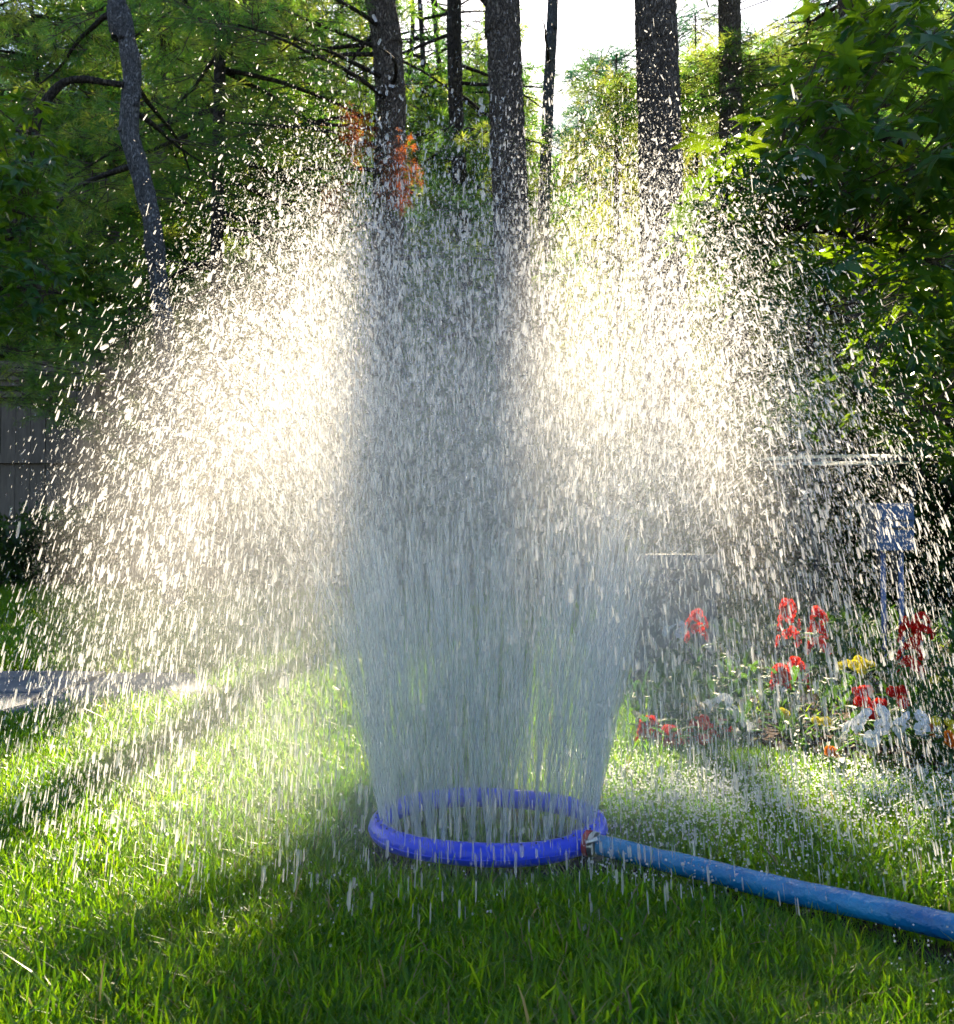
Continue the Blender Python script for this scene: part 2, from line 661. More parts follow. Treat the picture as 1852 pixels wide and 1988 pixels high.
def keep_mask(p, gaps=True, sun_win=True, size=None):
    p = np.asarray(p, float)
    ok = np.ones(len(p), bool)
    px, py = proj(p)
    if gaps:
        mg = FPX / np.maximum(p[:, 1], 1) * (0.16 if size is None else 0.17 * np.asarray(size))
        for g in SKY_GAPS:
            for dx, dy in ((0, 0), (-1, 0), (1, 0), (0, -1), (0.7, 0.5), (-0.7, 0.5)):
                ok &= ~in_poly(px + dx * mg, py + dy * mg, g)
    if sun_win:
        u0, z00 = sunuv(p)
        beyond = p[:, 1] > 2.6
        mw = 0.13 if size is None else 0.30 * np.asarray(size)
        offs = [(0, 0), (mw, 0), (-mw, 0), (0, mw), (0, -mw)]
        for (du, dz) in offs:
            u, z0 = u0 + du, z00 + dz
            ok &= ~(beyond & (u > -1.25) & (u < -0.20) & (z0 > -2.2) & (z0 < 0.30))     # left lobe and lawn
            ok &= ~(beyond & (u > 0.02) & (u < 0.55) & (z0 > -0.62) & (z0 < 0.20))      # right lobe
            ok &= ~(beyond & (u > 0.36) & (u < 0.60) & (z0 > -0.80) & (z0 < -0.58))     # lower right corner of the lawn
            ok &= ~((p[:, 1] > 5.2) & (u > 0.85) & (u < 1.40) & (z0 > -2.05) & (z0 < -1.80))   # table top
            for cu, cz in ((1.21, -1.35), (1.39, -1.47), (0.97, -0.90)):                # lit patches of the broad leaves
                ok &= ~((p[:, 1] > 5.2) & (np.abs(u - cu) < 0.17) & (np.abs(z0 - cz) < 0.15))
            ok &= ~((p[:, 1] > 14) & (u > -3.4) & (u < -1.5) & (z0 > -4.6) & (z0 < -2.6))   # strip of lawn by the fence
            for cu, cz, cr in ((0.28, -1.08, 0.13), (0.56, -1.14, 0.13), (0.50, -0.92, 0.07), (0.66, -1.22, 0.09), (0.89, -1.54, 0.08)):   # glittering patches, flowers
                ok &= ~(beyond & (np.abs(u - cu) < cr) & (np.abs(z0 - cz) < cr * 0.7))
    return ok


# ------------------------------------------------------------------ ground
ext = 60
gm = MB().add([(-ext, -6, -0.012), (ext, -6, -0.012), (ext, 90, -0.012), (-ext, 90, -0.012)], [(0, 1, 2, 3)])
tag(gm.build('ground', M_FLOOR), kind='structure')
# lawn soil: gently uneven sheet
nx, ny = 120, 120
xs = np.linspace(-9, 9, nx)
ys = np.concatenate([np.linspace(-1.5, 3, 80), np.linspace(3.2, 9.4, 40)])
V = []
for y in ys:
    for x in xs:
        V.append((x, y, 0.008 * noise.noise(Vector((x * 2.2, y * 2.2, 3.1))) - 0.001))
F = [(j * nx + i, j * nx + i + 1, (j + 1) * nx + i + 1, (j + 1) * nx + i) for j in range(ny - 1) for i in range(nx - 1)]
tag(MB().add(V, F).build('lawn', M_SOIL, smooth=True), kind='structure')

# flagstone path on the left
M_STONE = plain('flagstone', (0.09, 0.10, 0.12), (0.17, 0.18, 0.20), 0.7, 6, 0.5, 0.5, 35)
path = tag(bpy.data.objects.new('path', None), kind='structure')
link(path)
PATH = [G(-600, 1405), G(60, 1398), G(215, 1378), G(420, 1372), G(420, 1318), G(150, 1310), G(-600, 1325)]
PATH_XY = [(p[0], p[1]) for p in PATH]
xa, xb = -2.9, -1.0
k = 0
x = xa
while x < xb:
    wdt = random.uniform(0.38, 0.6)
    row = [(2.30, 2.62), (2.645, 3.08)]
    for (y0, y1) in row:
        j = lambda s=0.025: random.uniform(-s, s)
        o = [(x + j(), y0 + j()), (x + wdt / 2, y0 + j()), (x + wdt - 0.02 + j(), y0 + j()), (x + wdt - 0.02 + j(), (y0 + y1) / 2), (x + wdt - 0.02 + j(), y1 + j()), (x + wdt / 2, y1 + j()), (x + j(), y1 + j()), (x + j(), (y0 + y1) / 2)]
        zt = 0.018 + random.uniform(-0.004, 0.004)
        vv = [(a, b, -0.01) for a, b in o] + [(a, b, zt) for a, b in o]
        ff = [tuple(range(8, 16))] + [(i, (i + 1) % 8, (i + 1) % 8 + 8, i + 8) for i in range(8)]
        bevel(MB().add(vv, ff).build('flagstone', M_STONE, path), 0.006)
    x += wdt

# flower bed mulch
bed_xy = [(0.36, 2.15), (0.62, 1.86), (0.85, 1.66), (1.2, 1.55), (3.5, 1.5), (4.5, 6.0), (1.0, 6.0), (0.45, 4.0), (0.30, 2.8)]
bv = [(x, y, 0.012) for x, y in bed_xy]
tag(MB().add(bv, [tuple(range(len(bv)))]).build('flower_bed', M_MULCH), kind='structure')

# ------------------------------------------------------------------ grass
variants = [blade_clump(100 + i) for i in range(7)] + [blade_clump(200 + i, 16, 0.04, (0.032, 0.065), (0.0018, 0.0032), 0.02) for i in range(3)]


def grass(name, n, y0, y1, sc, xfun, label, tall=0.06, jit=0.25):
    # more points near the camera; depth sampled so that screen density falls slowly
    u = rng.random(n)
    y = y0 * (y1 / y0) ** u if y0 > 0 else y0 + (y1 - y0) * u
    hw = xfun(y)
    x = (rng.random(n) * 2 - 1) * hw
    ok = ~in_poly(x, y, PATH_XY) if True else None
    ok &= ~((x > xa - 0.02) & (x < xb) & (y > 2.27) & (y < 3.1))
    bed = in_poly(x, y, bed_xy)
    ok &= ~(bed & (rng.random(n) > 0.10))
    rr = np.hypot(x - RC[0], y - RC[1])
    ok &= ~(np.abs(rr - RR) < 0.020)
    for a, b in zip(HOSE[:-1], HOSE[1:]):
        d = b - a
        t = np.clip(((x - a[0]) * d[0] + (y - a[1]) * d[1]) / (d[0] ** 2 + d[1] ** 2), 0, 1)
        ok &= np.hypot(x - a[0] - d[0] * t, y - a[1] - d[1] * t) > 0.017
    x, y = x[ok], y[ok]
    m = len(x)
    z = np.array([0.008 * noise.noise(Vector((a * 2.2, b * 2.2, 3.1))) - 0.001 for a, b in zip(x, y)])
    vid = np.where(rng.random(m) < tall, rng.integers(7, 10, m), rng.integers(0, 7, m))
    # patches: taller and shorter places
    ph = np.array([0.5 + 0.5 * noise.noise(Vector((a * 4, b * 4, 9))) for a, b in zip(x, y)])
    s = sc(y) * (0.72 + 0.55 * ph) * rng.uniform(1 - jit, 1 + jit, m)
    rot = np.stack([rng.uniform(-0.15, 0.15, m), rng.uniform(-0.15, 0.15, m), rng.uniform(0, 2 * PI, m)], 1)
    s = s * np.where(np.hypot(x - RC[0], y - RC[1]) < RR + 0.07, 0.68, 1.0)
    dh = np.full(m, 9.0)
    for a, b in zip(HOSE[:-1], HOSE[1:]):
        d = b - a
        t = np.clip(((x - a[0]) * d[0] + (y - a[1]) * d[1]) / (d[0] ** 2 + d[1] ** 2), 0, 1)
        dh = np.minimum(dh, np.hypot(x - a[0] - d[0] * t, y - a[1] - d[1] * t))
    s = s * np.where(dh < 0.07, 0.62, 1.0)
    sv = np.stack([s, s, s * rng.uniform(0.8, 1.2, m)], 1)
    return scatter(name, variants, np.stack([x, y, z], 1), rot, sv, vid, [M_GRASS, M_GRASS_DRY])


RC = G(947, 1604, 0.024)[:2]
RC = np.array([RC[0], RC[1]])
RR = 0.141
RZ = 0.028
TR = 0.0138
hp = [(1157, 1640, .030), (1215, 1653, .028), (1291, 1671, .028), (1415, 1701, .028), (1540, 1731, .028), (1664, 1759, .028), (1851, 1800, .028), (2000, 1836, .028), (2250, 1885, .026)]
HOSE = [G(a, b, c) for a, b, c in hp]

grass('grass', 17000, 0.42, 2.4, lambda y: 0.80 + 0 * y, lambda y: 0.62 * y + 0.35, '', tall=0.05)
grass('grass', 9000, 2.2, 9.6, lambda y: 1.1 + 0.12 * y, lambda y: 0.55 * y + 0.7, '', tall=0.10)

# ------------------------------------------------------------------ sprinkler ring and hose
M_RING = plain('ring_vinyl', (0.001, 0.040, 0.74), (0.003, 0.055, 0.82), 0.28, 9, 0.5, 0.08, 120)
M_HOSE = plain('hose_vinyl', (0.004, 0.10, 0.32), (0.015, 0.24, 0.52), 0.13, 16, 0.7, 0.35, 160)
M_STEEL = plain('clamp_steel', (0.55, 0.55, 0.56), (0.7, 0.7, 0.7), 0.3, 20, 0.5, metal=1.0)
M_RED = plain('washer_rubber', (0.30, 0.02, 0.015), (0.4, 0.03, 0.02), 0.5, 20)
M_DARK = plain('dark_plastic', (0.015, 0.015, 0.018), (0.03, 0.03, 0.03), 0.4, 20)
ring = empty('sprinkler_ring', (RC[0], RC[1], RZ), 'round blue sprinkler ring lying in the wet grass, jets of water rising from it', 'sprinkler')
th = np.linspace(0, 2 * PI, 97)[:-1]
rp = np.stack([RR * np.cos(th), RR * np.sin(th), 0.0015 * np.sin(3 * th + 1)], 1)


def rdisp(i, an, p):
    return 1 + 0.03 * noise.noise(Vector((p[0] * 30, p[1] * 30, 0))) + 0.012 * np.cos(2 * an)


MB().tube(rp, TR, 20, closed=True, disp=rdisp).build('ring_tube', M_RING, ring, smooth=True)
holes = MB()
for a in np.linspace(0, 2 * PI, 49)[:-1]:
    for dr in (-0.35, 0.3):
        c = np.array([(RR + dr * TR) * math.cos(a), (RR + dr * TR) * math.sin(a), TR * math.cos(math.asin(abs(dr))) - 0.0002])
        holes.tube([c - [0, 0, 0.001], c + [0, 0, 0.0006]], 0.0011, 8)
h_ = holes.build('spray_holes', M_DARK, ring)
h_['kind'] = 'stuff'
sm = MB()
sp_ = np.stack([(RR + TR * 1.0) * np.cos(th), (RR + TR * 1.0) * np.sin(th), 0 * th - 0.002], 1)
sm.tube(sp_, 0.0009, 6, closed=True).build('seam', M_RING, ring, smooth=True)
# connector where hose meets the ring
conn = P(1143, 1632, HOSE[0][1] - 0.012)
cd = (HOSE[1] - HOSE[0])
cd = cd / np.linalg.norm(cd)
base = HOSE[0] - np.array([RC[0], RC[1], RZ])
MB().tube([base - cd * 0.030, base - cd * 0.016, base - cd * 0.002], [0.0125, 0.0135, 0.012], 16).build('connector_collar', M_RING, ring, smooth=True)
MB().tube([base - cd * 0.006, base + cd * 0.0], 0.0150, 20).build('hose_clamp', M_STEEL, ring, smooth=False)
sc_ = base - cd * 0.003 + np.array([-0.004, -0.015, 0.008])
MB().tube([sc_ - [0.007, 0, 0.003], sc_ + [0.007, 0, 0.003]], 0.0032, 8).build('clamp_screw', M_STEEL, ring, smooth=True)
MB().tube([base - cd * 0.013, base - cd * 0.0065], 0.0155, 20).build('washer', M_RED, ring, smooth=False)

hose = empty('garden_hose', tuple(HOSE[0]), 'thick blue garden hose running from the ring to the lower right through the grass', 'hose')
hv = []
for i in range(len(HOSE) - 1):
    for t in np.linspace(0, 1, 14)[:-1]:
        p = HOSE[i] * (1 - t) + HOSE[i + 1] * t
        hv.append(p)
hv = np.array(hv)
kk = 9
pad = np.pad(hv, ((kk // 2, kk // 2), (0, 0)), 'edge')
hv = np.stack([np.convolve(pad[:, i], np.ones(kk) / kk, 'valid') for i in range(3)], 1)
hv[:, 2] += [0.0015 * noise.noise(Vector((p[0] * 14, p[1] * 14, 1))) for p in hv]
hloc = hv - np.array(HOSE[0])
MB().tube(hloc, np.linspace(0.0118, 0.0135, len(hloc)), 20, disp=lambda i, an, p: 1 + 0.07 * noise.noise(Vector((p[0] * 22, p[1] * 22, 5))) + 0.05 * np.array([noise.noise(Vector((math.cos(q) * 1.5, math.sin(q) * 1.5, p[0] * 30))) for q in an])).build('hose_tube', M_HOSE, hose, smooth=True)

# ------------------------------------------------------------------ water
g = 9.81
EXPO = 1 / 240.0


def launch(n, spread=1.0, v0=3.80, sv=0.17):
    ph = rng.random(n) * 2 * PI
    # holes grouped in jets
    ph = np.where(rng.random(n) < 0.7, np.round(ph / (2 * PI) * 48) * 2 * PI / 48 + rng.normal(0, 0.006, n), ph)
    out = np.abs(rng.normal(0, 1, n)) * R(8.2) * spread + R(1.0)
    out = np.where(rng.random(n) < 0.35, np.radians(rng.uniform(0, 18, n)), out)
    tan = rng.normal(0, R(4.5), n)
    v = rng.normal(v0, sv, n)
    hi = (rng.random(n) < 0.06) & (out < R(9))
    v = np.where(hi, v * rng.uniform(1.02, 1.15, n), v)
    v = v * (1.06 - 0.32 * np.clip(out / R(25), 0, 1.5) ** 1.15)
    ro = np.sin(out) * v
    rt = np.sin(tan) * v
    vz = v * np.cos(out)
    vx = np.cos(ph) * ro - np.sin(ph) * rt
    vy = np.sin(ph) * ro + np.cos(ph) * rt
    vx = np.where(vx > 0, vx * 1.0, vx * 0.98) + 0.01
    vy *= 0.36
    p0 = np.stack([RC[0] + RR * np.cos(ph), RC[1] + RR * np.sin(ph), np.full(n, RZ + TR)], 1)
    return p0, np.stack([vx, vy, vz], 1)


def fly(p0, v, t, drag=0.10):
    """simple drag on the sideways motion"""
    t = t[:, None]
    k = (1 - np.exp(-drag * 4 * t)) / (drag * 4)
    p = p0.copy()
    p[:, :2] += v[:, :2] * k
    p[:, 2:] += v[:, 2:] * t - 0.5 * g * t * t
    vv = v.copy()
    vv[:, :2] *= np.exp(-drag * 4 * t)
    vv[:, 2:] -= g * t
    return p, vv


def spray_points(n, tmin=0.0):
    p0, v = launch(n)
    T = (v[:, 2] + np.sqrt(v[:, 2] ** 2 + 2 * g * 0.03)) / g
    t = tmin + rng.random(n) * (T - tmin)
    return (*fly(p0, v, t), t)


CAP_V = []
for zc, rc in ((-0.5, 0.0), (-0.36, 0.8), (0.36, 0.8), (0.5, 0.0)):
    if rc == 0:
        CAP_V.append((0, 0, zc))
    else:
        for a in range(5):
            CAP_V.append((rc * math.cos(a * 2 * PI / 5), rc * math.sin(a * 2 * PI / 5), zc))
CAP_V = np.array(CAP_V)
CAP_V[:, 2] *= 2
CF = [(0, 1 + (a + 1) % 5, 1 + a) for a in range(5)]
CF += [(1 + a, 1 + (a + 1) % 5, 6 + (a + 1) % 5) for a in range(5)] + [(1 + a, 6 + (a + 1) % 5, 6 + a) for a in range(5)]
CF += [(11, 6 + a, 6 + (a + 1) % 5) for a in range(5)]
CAP_F = np.array(CF)
OCT_V = np.array([(0, 0, -1), (1, 0, 0), (0, 1, 0), (-1, 0, 0), (0, -1, 0), (0, 0, 1.0)])
OCT_F = np.array([(0, 2, 1), (0, 3, 2), (0, 4, 3), (0, 1, 4), (5, 1, 2), (5, 2, 3), (5, 3, 4), (5, 4, 1)])


def drops_mesh(name, p, vel, rad, mt, BV, BF, label=None, expo=EXPO):
    """every droplet its own closed little body, drawn out along its flight"""
    n = len(p)
    sp = np.linalg.norm(vel, axis=1)
    d = vel / (sp[:, None] + 1e-9)
    half = rad + 0.5 * sp * expo * np.clip(rng.normal(1, 0.45, n), 0.1, 2.2)
    ref = np.where(np.abs(d[:, 1:2]) < 0.9, np.array([[0, 1.0, 0]]), np.array([[1.0, 0, 0]]))
    a = np.cross(d, ref)
    a /= np.linalg.norm(a, axis=1)[:, None]
    b = np.cross(d, a)
    asp = rng.uniform(0.8, 1.2, n)
    V = (p[:, None, :] + BV[None, :, 0:1] * a[:, None, :] * (rad * asp)[:, None, None] + BV[None, :, 1:2] * b[:, None, :] * rad[:, None, None]
         + BV[None, :, 2:3] * d[:, None, :] * half[:, None, None])
    F = BF[None] + (np.arange(n) * len(BV))[:, None, None]
    me = bpy.data.meshes.new(name)
    V = V.reshape(-1, 3).astype(np.float32)
    F = F.reshape(-1, 3).astype(np.int32)
    me.vertices.add(len(V))
    me.vertices.foreach_set('co', V.ravel())
    me.loops.add(len(F) * 3)
    me.loops.foreach_set('vertex_index', F.ravel())
    me.polygons.add(len(F))
    me.polygons.foreach_set('loop_start', np.arange(len(F), dtype=np.int32) * 3)
    me.polygons.foreach_set('use_smooth', np.ones(len(F), bool))
    me.update(calc_edges=True)
    me.materials.append(mt)
    o = bpy.data.objects.new(name, me)
    link(o)
    tag(o, label, None, None, 'stuff')
    return o


# large drops
p, v, t = spray_points(38000, 0.10)
ok = (t > 0.16) | (rng.random(len(t)) < 0.4)
ok &= p[:, 1] > 0.45
p, v = p[ok], v[ok]
p += rng.normal(0, 0.006, p.shape)
rad = np.clip(rng.lognormal(math.log(0.00085), 0.50, len(p)), 0.0004, 0.0036)
drops_mesh('water_drops', p, v, rad, M_DROP, CAP_V, CAP_F, 'larger falling drops of the sprinkler spray, drawn out along their paths')
# fine drops
p, v, t = spray_points(270000, 0.03)
p += rng.normal(0, 0.02, p.shape) * np.clip(t, 0, 0.5)[:, None] * 2
rad = np.clip(rng.lognormal(math.log(0.00060), 0.3, len(p)), 0.0003, 0.0013)
drops_mesh('fine_spray', p, v * 0.4, rad, M_DROPS, OCT_V, OCT_F, 'fine dense droplets filling the sprinkler plume')

# jets: thin unbroken streams just above the ring
M_MIST, nt, out = mat('fine_mist')
tc_m = N(nt, 'ShaderNodeTexCoord')
gr = N(nt, 'ShaderNodeTexGradient', gradient_type='SPHERICAL')
nt.links.new(tc_m.outputs['Object'], gr.inputs[0])
mpm = N(nt, 'ShaderNodeMapping')
mpm.inputs['Scale'].default_value = (1.0, 1.0, 0.7)
nt.links.new(tc_m.outputs['Object'], mpm.inputs[0])
nzm = N(nt, 'ShaderNodeTexNoise', i_Scale=3.0, i_Detail=3.0)
nt.links.new(mpm.outputs[0], nzm.inputs['Vector'])
rm = ramp(nt, [(0.30, (0.35, 0.35, 0.35)), (0.68, (1, 1, 1))])
nt.links.new(nzm.outputs[0], rm.inputs[0])
g2_ = N(nt, 'ShaderNodeMath', operation='MULTIPLY', use_clamp=True)
nt.links.new(gr.outputs[0], g2_.inputs[0])
g2_.inputs[1].default_value = 1.9
mm = N(nt, 'ShaderNodeMath', operation='MULTIPLY')
nt.links.new(g2_.outputs[0], mm.inputs[0])
nt.links.new(rm.outputs[0], mm.inputs[1])
mm2 = N(nt, 'ShaderNodeMath', operation='MULTIPLY')
nt.links.new(mm.outputs[0], mm2.inputs[0])
mm2.inputs[1].default_value = 1.6
vs = N(nt, 'ShaderNodeVolumeScatter')
vs.inputs['Color'].default_value = (0.97, 0.97, 0.98, 1)
vs.inputs['Anisotropy'].default_value = 0.40
nt.links.new(mm2.outputs[0], vs.inputs['Density'])
nt.links.new(vs.outputs[0], out.inputs['Volume'])
M_MIST.cycles.volume_step_rate = 1.0
bm_ = MB()
uu_ = np.linspace(0, PI, 17)
V_ = [(0, 0, 1.0)] + [(math.sin(a) * math.cos(b), math.sin(a) * math.sin(b), math.cos(a)) for a in uu_[1:-1] for b in np.linspace(0, 2 * PI, 25)[:-1]] + [(0, 0, -1.0)]
F_ = [(0, 1 + j, 1 + (j + 1) % 24) for j in range(24)]
for i in range(14):
    F_ += [(1 + i * 24 + j, 1 + (i + 1) * 24 + j, 1 + (i + 1) * 24 + (j + 1) % 24, 1 + i * 24 + (j + 1) % 24) for j in range(24)]
F_ += [(len(V_) - 1, 1 + 14 * 24 + (j + 1) % 24, 1 + 14 * 24 + j) for j in range(24)]
mist = bm_.add(V_, F_).build('mist', M_MIST)
mist.location = (RC[0] - 0.06, RC[1], 0.33)
mist.scale = (0.54, 0.36, 0.53)
tag(mist, 'bright fine mist hanging in the heart of the sprinkler plume', kind='stuff')
jm = MB()
nj = 760
p0, v = launch(nj, 1.0, 3.8, 0.12)
kj = (v[:, 0] < 0.72) & (v[:, 0] > -0.80)
p0, v = p0[kj], v[kj]
for i in range(len(v)):
    tt = np.linspace(0, random.uniform(0.05, 0.12), 7)
    pp = np.array([p0[i] + np.array([v[i][0] * q, v[i][1] * q, v[i][2] * q - 4.9 * q * q]) for q in tt])
    pp[1:] += rng.normal(0, 0.0007, (6, 3))
    jm.tube(pp, np.linspace(0.0007, 0.0015, 7) * random.uniform(0.6, 1.4), 5, cap=False)
tag(jm.build('water_jets', M_JET, smooth=True), 'thin streams of water fanning up out of the blue ring', kind='stuff')

# beads of water resting on blades and hose in the wet grass
n = 17000
y = 0.55 * (3.4 / 0.55) ** rng.random(n)
x = (rng.random(n) * 2 - 1) * (0.5 * y + 0.1)
zz = rng.uniform(0.018, 0.045, n)
bp = np.stack([x, y, zz], 1)
wgt = np.where((x > 0.12) & (y > 1.1) & (y < 1.9), 1.0, 0.03)  # bead density follows the sunlit patches, to make them glitter
wgt = np.where((x < -0.12) & (y > 0.95), 0.20, wgt)
wgt = np.where((x > 0.25) & (y < 0.95) & (x < 0.36), 0.15, wgt)
wgt = np.where((x > 0.36) & (y < 0.95), 0.45, wgt)
wgt = np.where((y < 0.95) & (x < 0.36), 0.0, wgt)
ok = rng.random(n) < wgt
bp = bp[ok]
q = 6500  # extra beads for the glittering patch right of the ring
bx2 = np.where(rng.random(q) < 0.5, rng.normal(0.29, 0.10, q), rng.normal(0.60, 0.12, q))
by2 = rng.normal(1.50, 0.13, q)
ok = (np.hypot(bx2 - RC[0], by2 - RC[1]) > RR + 0.02) & (by2 < 1.9)
bp = np.concatenate([bp, np.stack([bx2, by2, rng.uniform(0.018, 0.042, q)], 1)[ok]])
drops_mesh('glitter_beads', bp, np.tile([[0, 0, 0.001]], (len(bp), 1)), np.clip(rng.lognormal(math.log(0.0010), 0.35, len(bp)), 0.0005, 0.0022) * np.clip(bp[:, 1] / 1.3, 0.55, 1.0), M_BEAD, CAP_V * [1.2, 1.2, 1.0], CAP_F, 'beads of water clinging to the grass blades')


# ------------------------------------------------------------------ fence
M_WOOD = plain('weathered_board', (0.12, 0.10, 0.085), (0.23, 0.19, 0.16), 0.8, 5, 0.3, 0.5, 30, stretch=(6, 6, 0.6))
M_WOOD2 = plain('weathered_post', (0.16, 0.12, 0.09), (0.24, 0.19, 0.15), 0.85, 5, 0.3, 0.5, 30, stretch=(6, 6, 0.6))
FY = 9.6
ftop = P(0, 702, FY)[2]
fx0 = P(-260, 800, FY)[0]
fx1 = P(700, 800, FY)[0]
fence = empty('board_fence', (fx0, FY, 0), 'tall dark weathered board fence behind the lawn on the left', 'fence')
x = 0.0
bw = 0.142
W = fx1 - fx0
bmesh_board = []
for s in range(3):
    bb = MB()
    bb.box((0, -0.011, 0.03), (bw - 0.006, 0.011, ftop - 0.28 + 0))
    me = bb.mesh('fence_board')
    me.materials.append(M_WOOD)
    bmesh_board.append(me)
while x < W:
    o = bpy.data.objects.new('fence_board', random.choice(bmesh_board))
    link(o, fence)
    o.location = (x + random.uniform(-0.001, 0.001), random.uniform(-0.004, 0.004), random.uniform(-0.006, 0.006))
    o.rotation_euler = (0, R(random.uniform(-0.25, 0.25)), 0)
    x += bw
for py, hh in ((740, 0.09), (900, 0.09), (1058, 0.09)):
    z = P(0, py, FY)[2]
    MB().box((0, -0.062, z), (W, -0.017, z + hh)).build('fence_rail', M_WOOD, fence)
MB().box((0, -0.03, ftop - 0.235), (W, 0.0, ftop)).build('top_board', M_WOOD, fence)
xpost = P(187, 800, FY)[0] - fx0
for q in (xpost - 2.44, xpost, xpost + 2.44):
    MB().box((q - 0.055, -0.17, 0), (q + 0.055, -0.066, ftop + 0.04)).build('fence_post', M_WOOD2, fence)

# ------------------------------------------------------------------ trees
PINE_V = [pine_spray(10 + i) for i in range(6)]
PINE_B = [pine_spray(20 + i, needles=13, nl=0.088, nw=0.0075) for i in range(6)]
HEM_V = [hem_spray(30 + i, nw=0.008) for i in range(4)]
LEAF_V = [star_leaf(50 + i) for i in range(7)]


def smooth_path(pts, n=8):
    """Catmull-Rom"""
    pts = [np.asarray(p, float) for p in pts]
    pts = [2 * pts[0] - pts[1]] + pts + [2 * pts[-1] - pts[-2]]
    out = []
    for i in range(1, len(pts) - 2):
        for t in np.linspace(0, 1, n, endpoint=False):
            a, b, c, d = pts[i - 1:i + 3]
            out.append(0.5 * ((2 * b) + (-a + c) * t + (2 * a - 5 * b + 4 * c - d) * t * t + (-a + 3 * b - 3 * c + d) * t ** 3))
    out.append(pts[-2])
    return np.array(out)


def resample(path, step):
    path = np.asarray(path)
    d = np.r_[0, np.cumsum(np.linalg.norm(np.diff(path, axis=0), axis=1))]
    n = max(2, int(d[-1] / step))
    s = np.linspace(0, d[-1], n)
    return np.stack([np.interp(s, d, path[:, i]) for i in range(3)], 1)


def trunk_mesh(root, pts, radii, mt, seed, nseg=28, step=0.05, rough=0.10, fs=14.0, plates=False):
    """radii: list of (z, r)"""
    path = smooth_path(pts)
    path = resample(path, step)
    rz = sorted(radii)
    rr = np.interp(path[:, 2], [a for a, b in rz], [b for a, b in rz])

    def disp(i, an, p):
        out = []
        for a in an:
            q = Vector((math.cos(a) * 0.9 * fs * rr[i] + seed, math.sin(a) * 0.9 * fs * rr[i], p[2] * fs * 0.32))
            n1 = noise.noise(q * 1.6)
            c = noise.cell(q * 1.5)
            out.append(1 + rough * (n1 * 0.9 + (c - 0.5) * 0.5) + 0.05 * noise.noise(Vector((p[2] * 1.3, seed, math.cos(a)))))
        return np.array(out)
    def disp_p(i, an, p):
        out = []
        for a in an:
            q = Vector((math.cos(a) * rr[i] * 21 + seed, math.sin(a) * rr[i] * 21, p[2] * 8.5))
            q += Vector((0, 0, 0.6 * noise.noise(q * 0.7)))
            d, _ = noise.voronoi(q)
            e = min(1.0, (d[1] - d[0]) * 3.2)
            out.append(0.94 + 0.085 * e + 0.035 * noise.noise(q * 0.8) + 0.02 * noise.noise(q * 3.1))
        return np.array(out)
    if plates:
        disp = disp_p
    loc = np.array(root.location)
    return MB().tube(path - loc, rr, nseg, disp=disp).build('trunk', mt, root, smooth=True), path


def branch_path(start, az, L, rise, droop, seed, n=7):
    r = random.Random(seed)
    pts = []
    d = az
    p = np.array(start, float)
    pts.append(p.copy())
    for i in range(n):
        t = (i + 1) / n
        d += r.uniform(-0.16, 0.16)
        p = p + np.array([math.cos(d), math.sin(d), rise - droop * t]) * L / n
        pts.append(p.copy())
    return np.array(pts)


def crown(root, branches, variants, mats, seed, per_m=5.5, sc=(0.8, 1.25), start=0.25, gaps=True, sunw=True, name='needles', side=0.28, hang=0.0, thin=1.0):
    r = random.Random(seed)
    pts, rots, scl, vid = [], [], [], []
    for bp_ in branches:
        L = np.linalg.norm(np.diff(bp_, axis=0), axis=1).sum()
        n = max(2, int(L * per_m))
        s = np.linspace(start, 1.0, n)
        for q in s:
            k = q * (len(bp_) - 1)
            i = min(int(k), len(bp_) - 2)
            b = bp_[i] * (1 - k + i) + bp_[i + 1] * (k - i)
            d = bp_[i + 1] - bp_[i]
            az = math.atan2(d[1], d[0])
            for sg in ((-1, 1) if q < 0.97 else (0,)):
                a = az + sg * r.uniform(0.4, 1.25)
                el = r.uniform(-0.35, 0.28) - hang
                dd = Vector((math.cos(a) * math.cos(el), math.sin(a) * math.cos(el), math.sin(el)))
                off = np.array([r.gauss(0, 1), r.gauss(0, 1), r.gauss(0, 0.7)]) * side * 0.2
                pts.append(b + off)
                rots.append(tuple(rot_from_x(dd, r.uniform(-0.5, 0.5))))
                scl.append(r.uniform(*sc))
                vid.append(r.randrange(len(variants)))
    if not pts:
        return None
    pts = np.array(pts)
    ok = keep_mask(pts, gaps, sunw, scl)
    if thin < 1:          # tops above the frame are culled to let sun onto the foliage
        ok &= (proj(pts)[1] > -40) | (np.random.default_rng(seed).random(len(pts)) < thin)
    loc = np.array(root.location)
    return scatter(name, variants, (pts - loc)[ok], np.array(rots)[ok], np.array(scl)[ok], np.array(vid)[ok], mats, root)


def limbs(root, branches, r0=0.02, mt=None, gaps=False, every=1):
    loc = np.array(root.location)
    for i, b in enumerate(branches):
        MB().tube(b - loc, np.linspace(r0, r0 * 0.25, len(b)), 6).build('limb', mt or M_BARK_D, root, smooth=True)


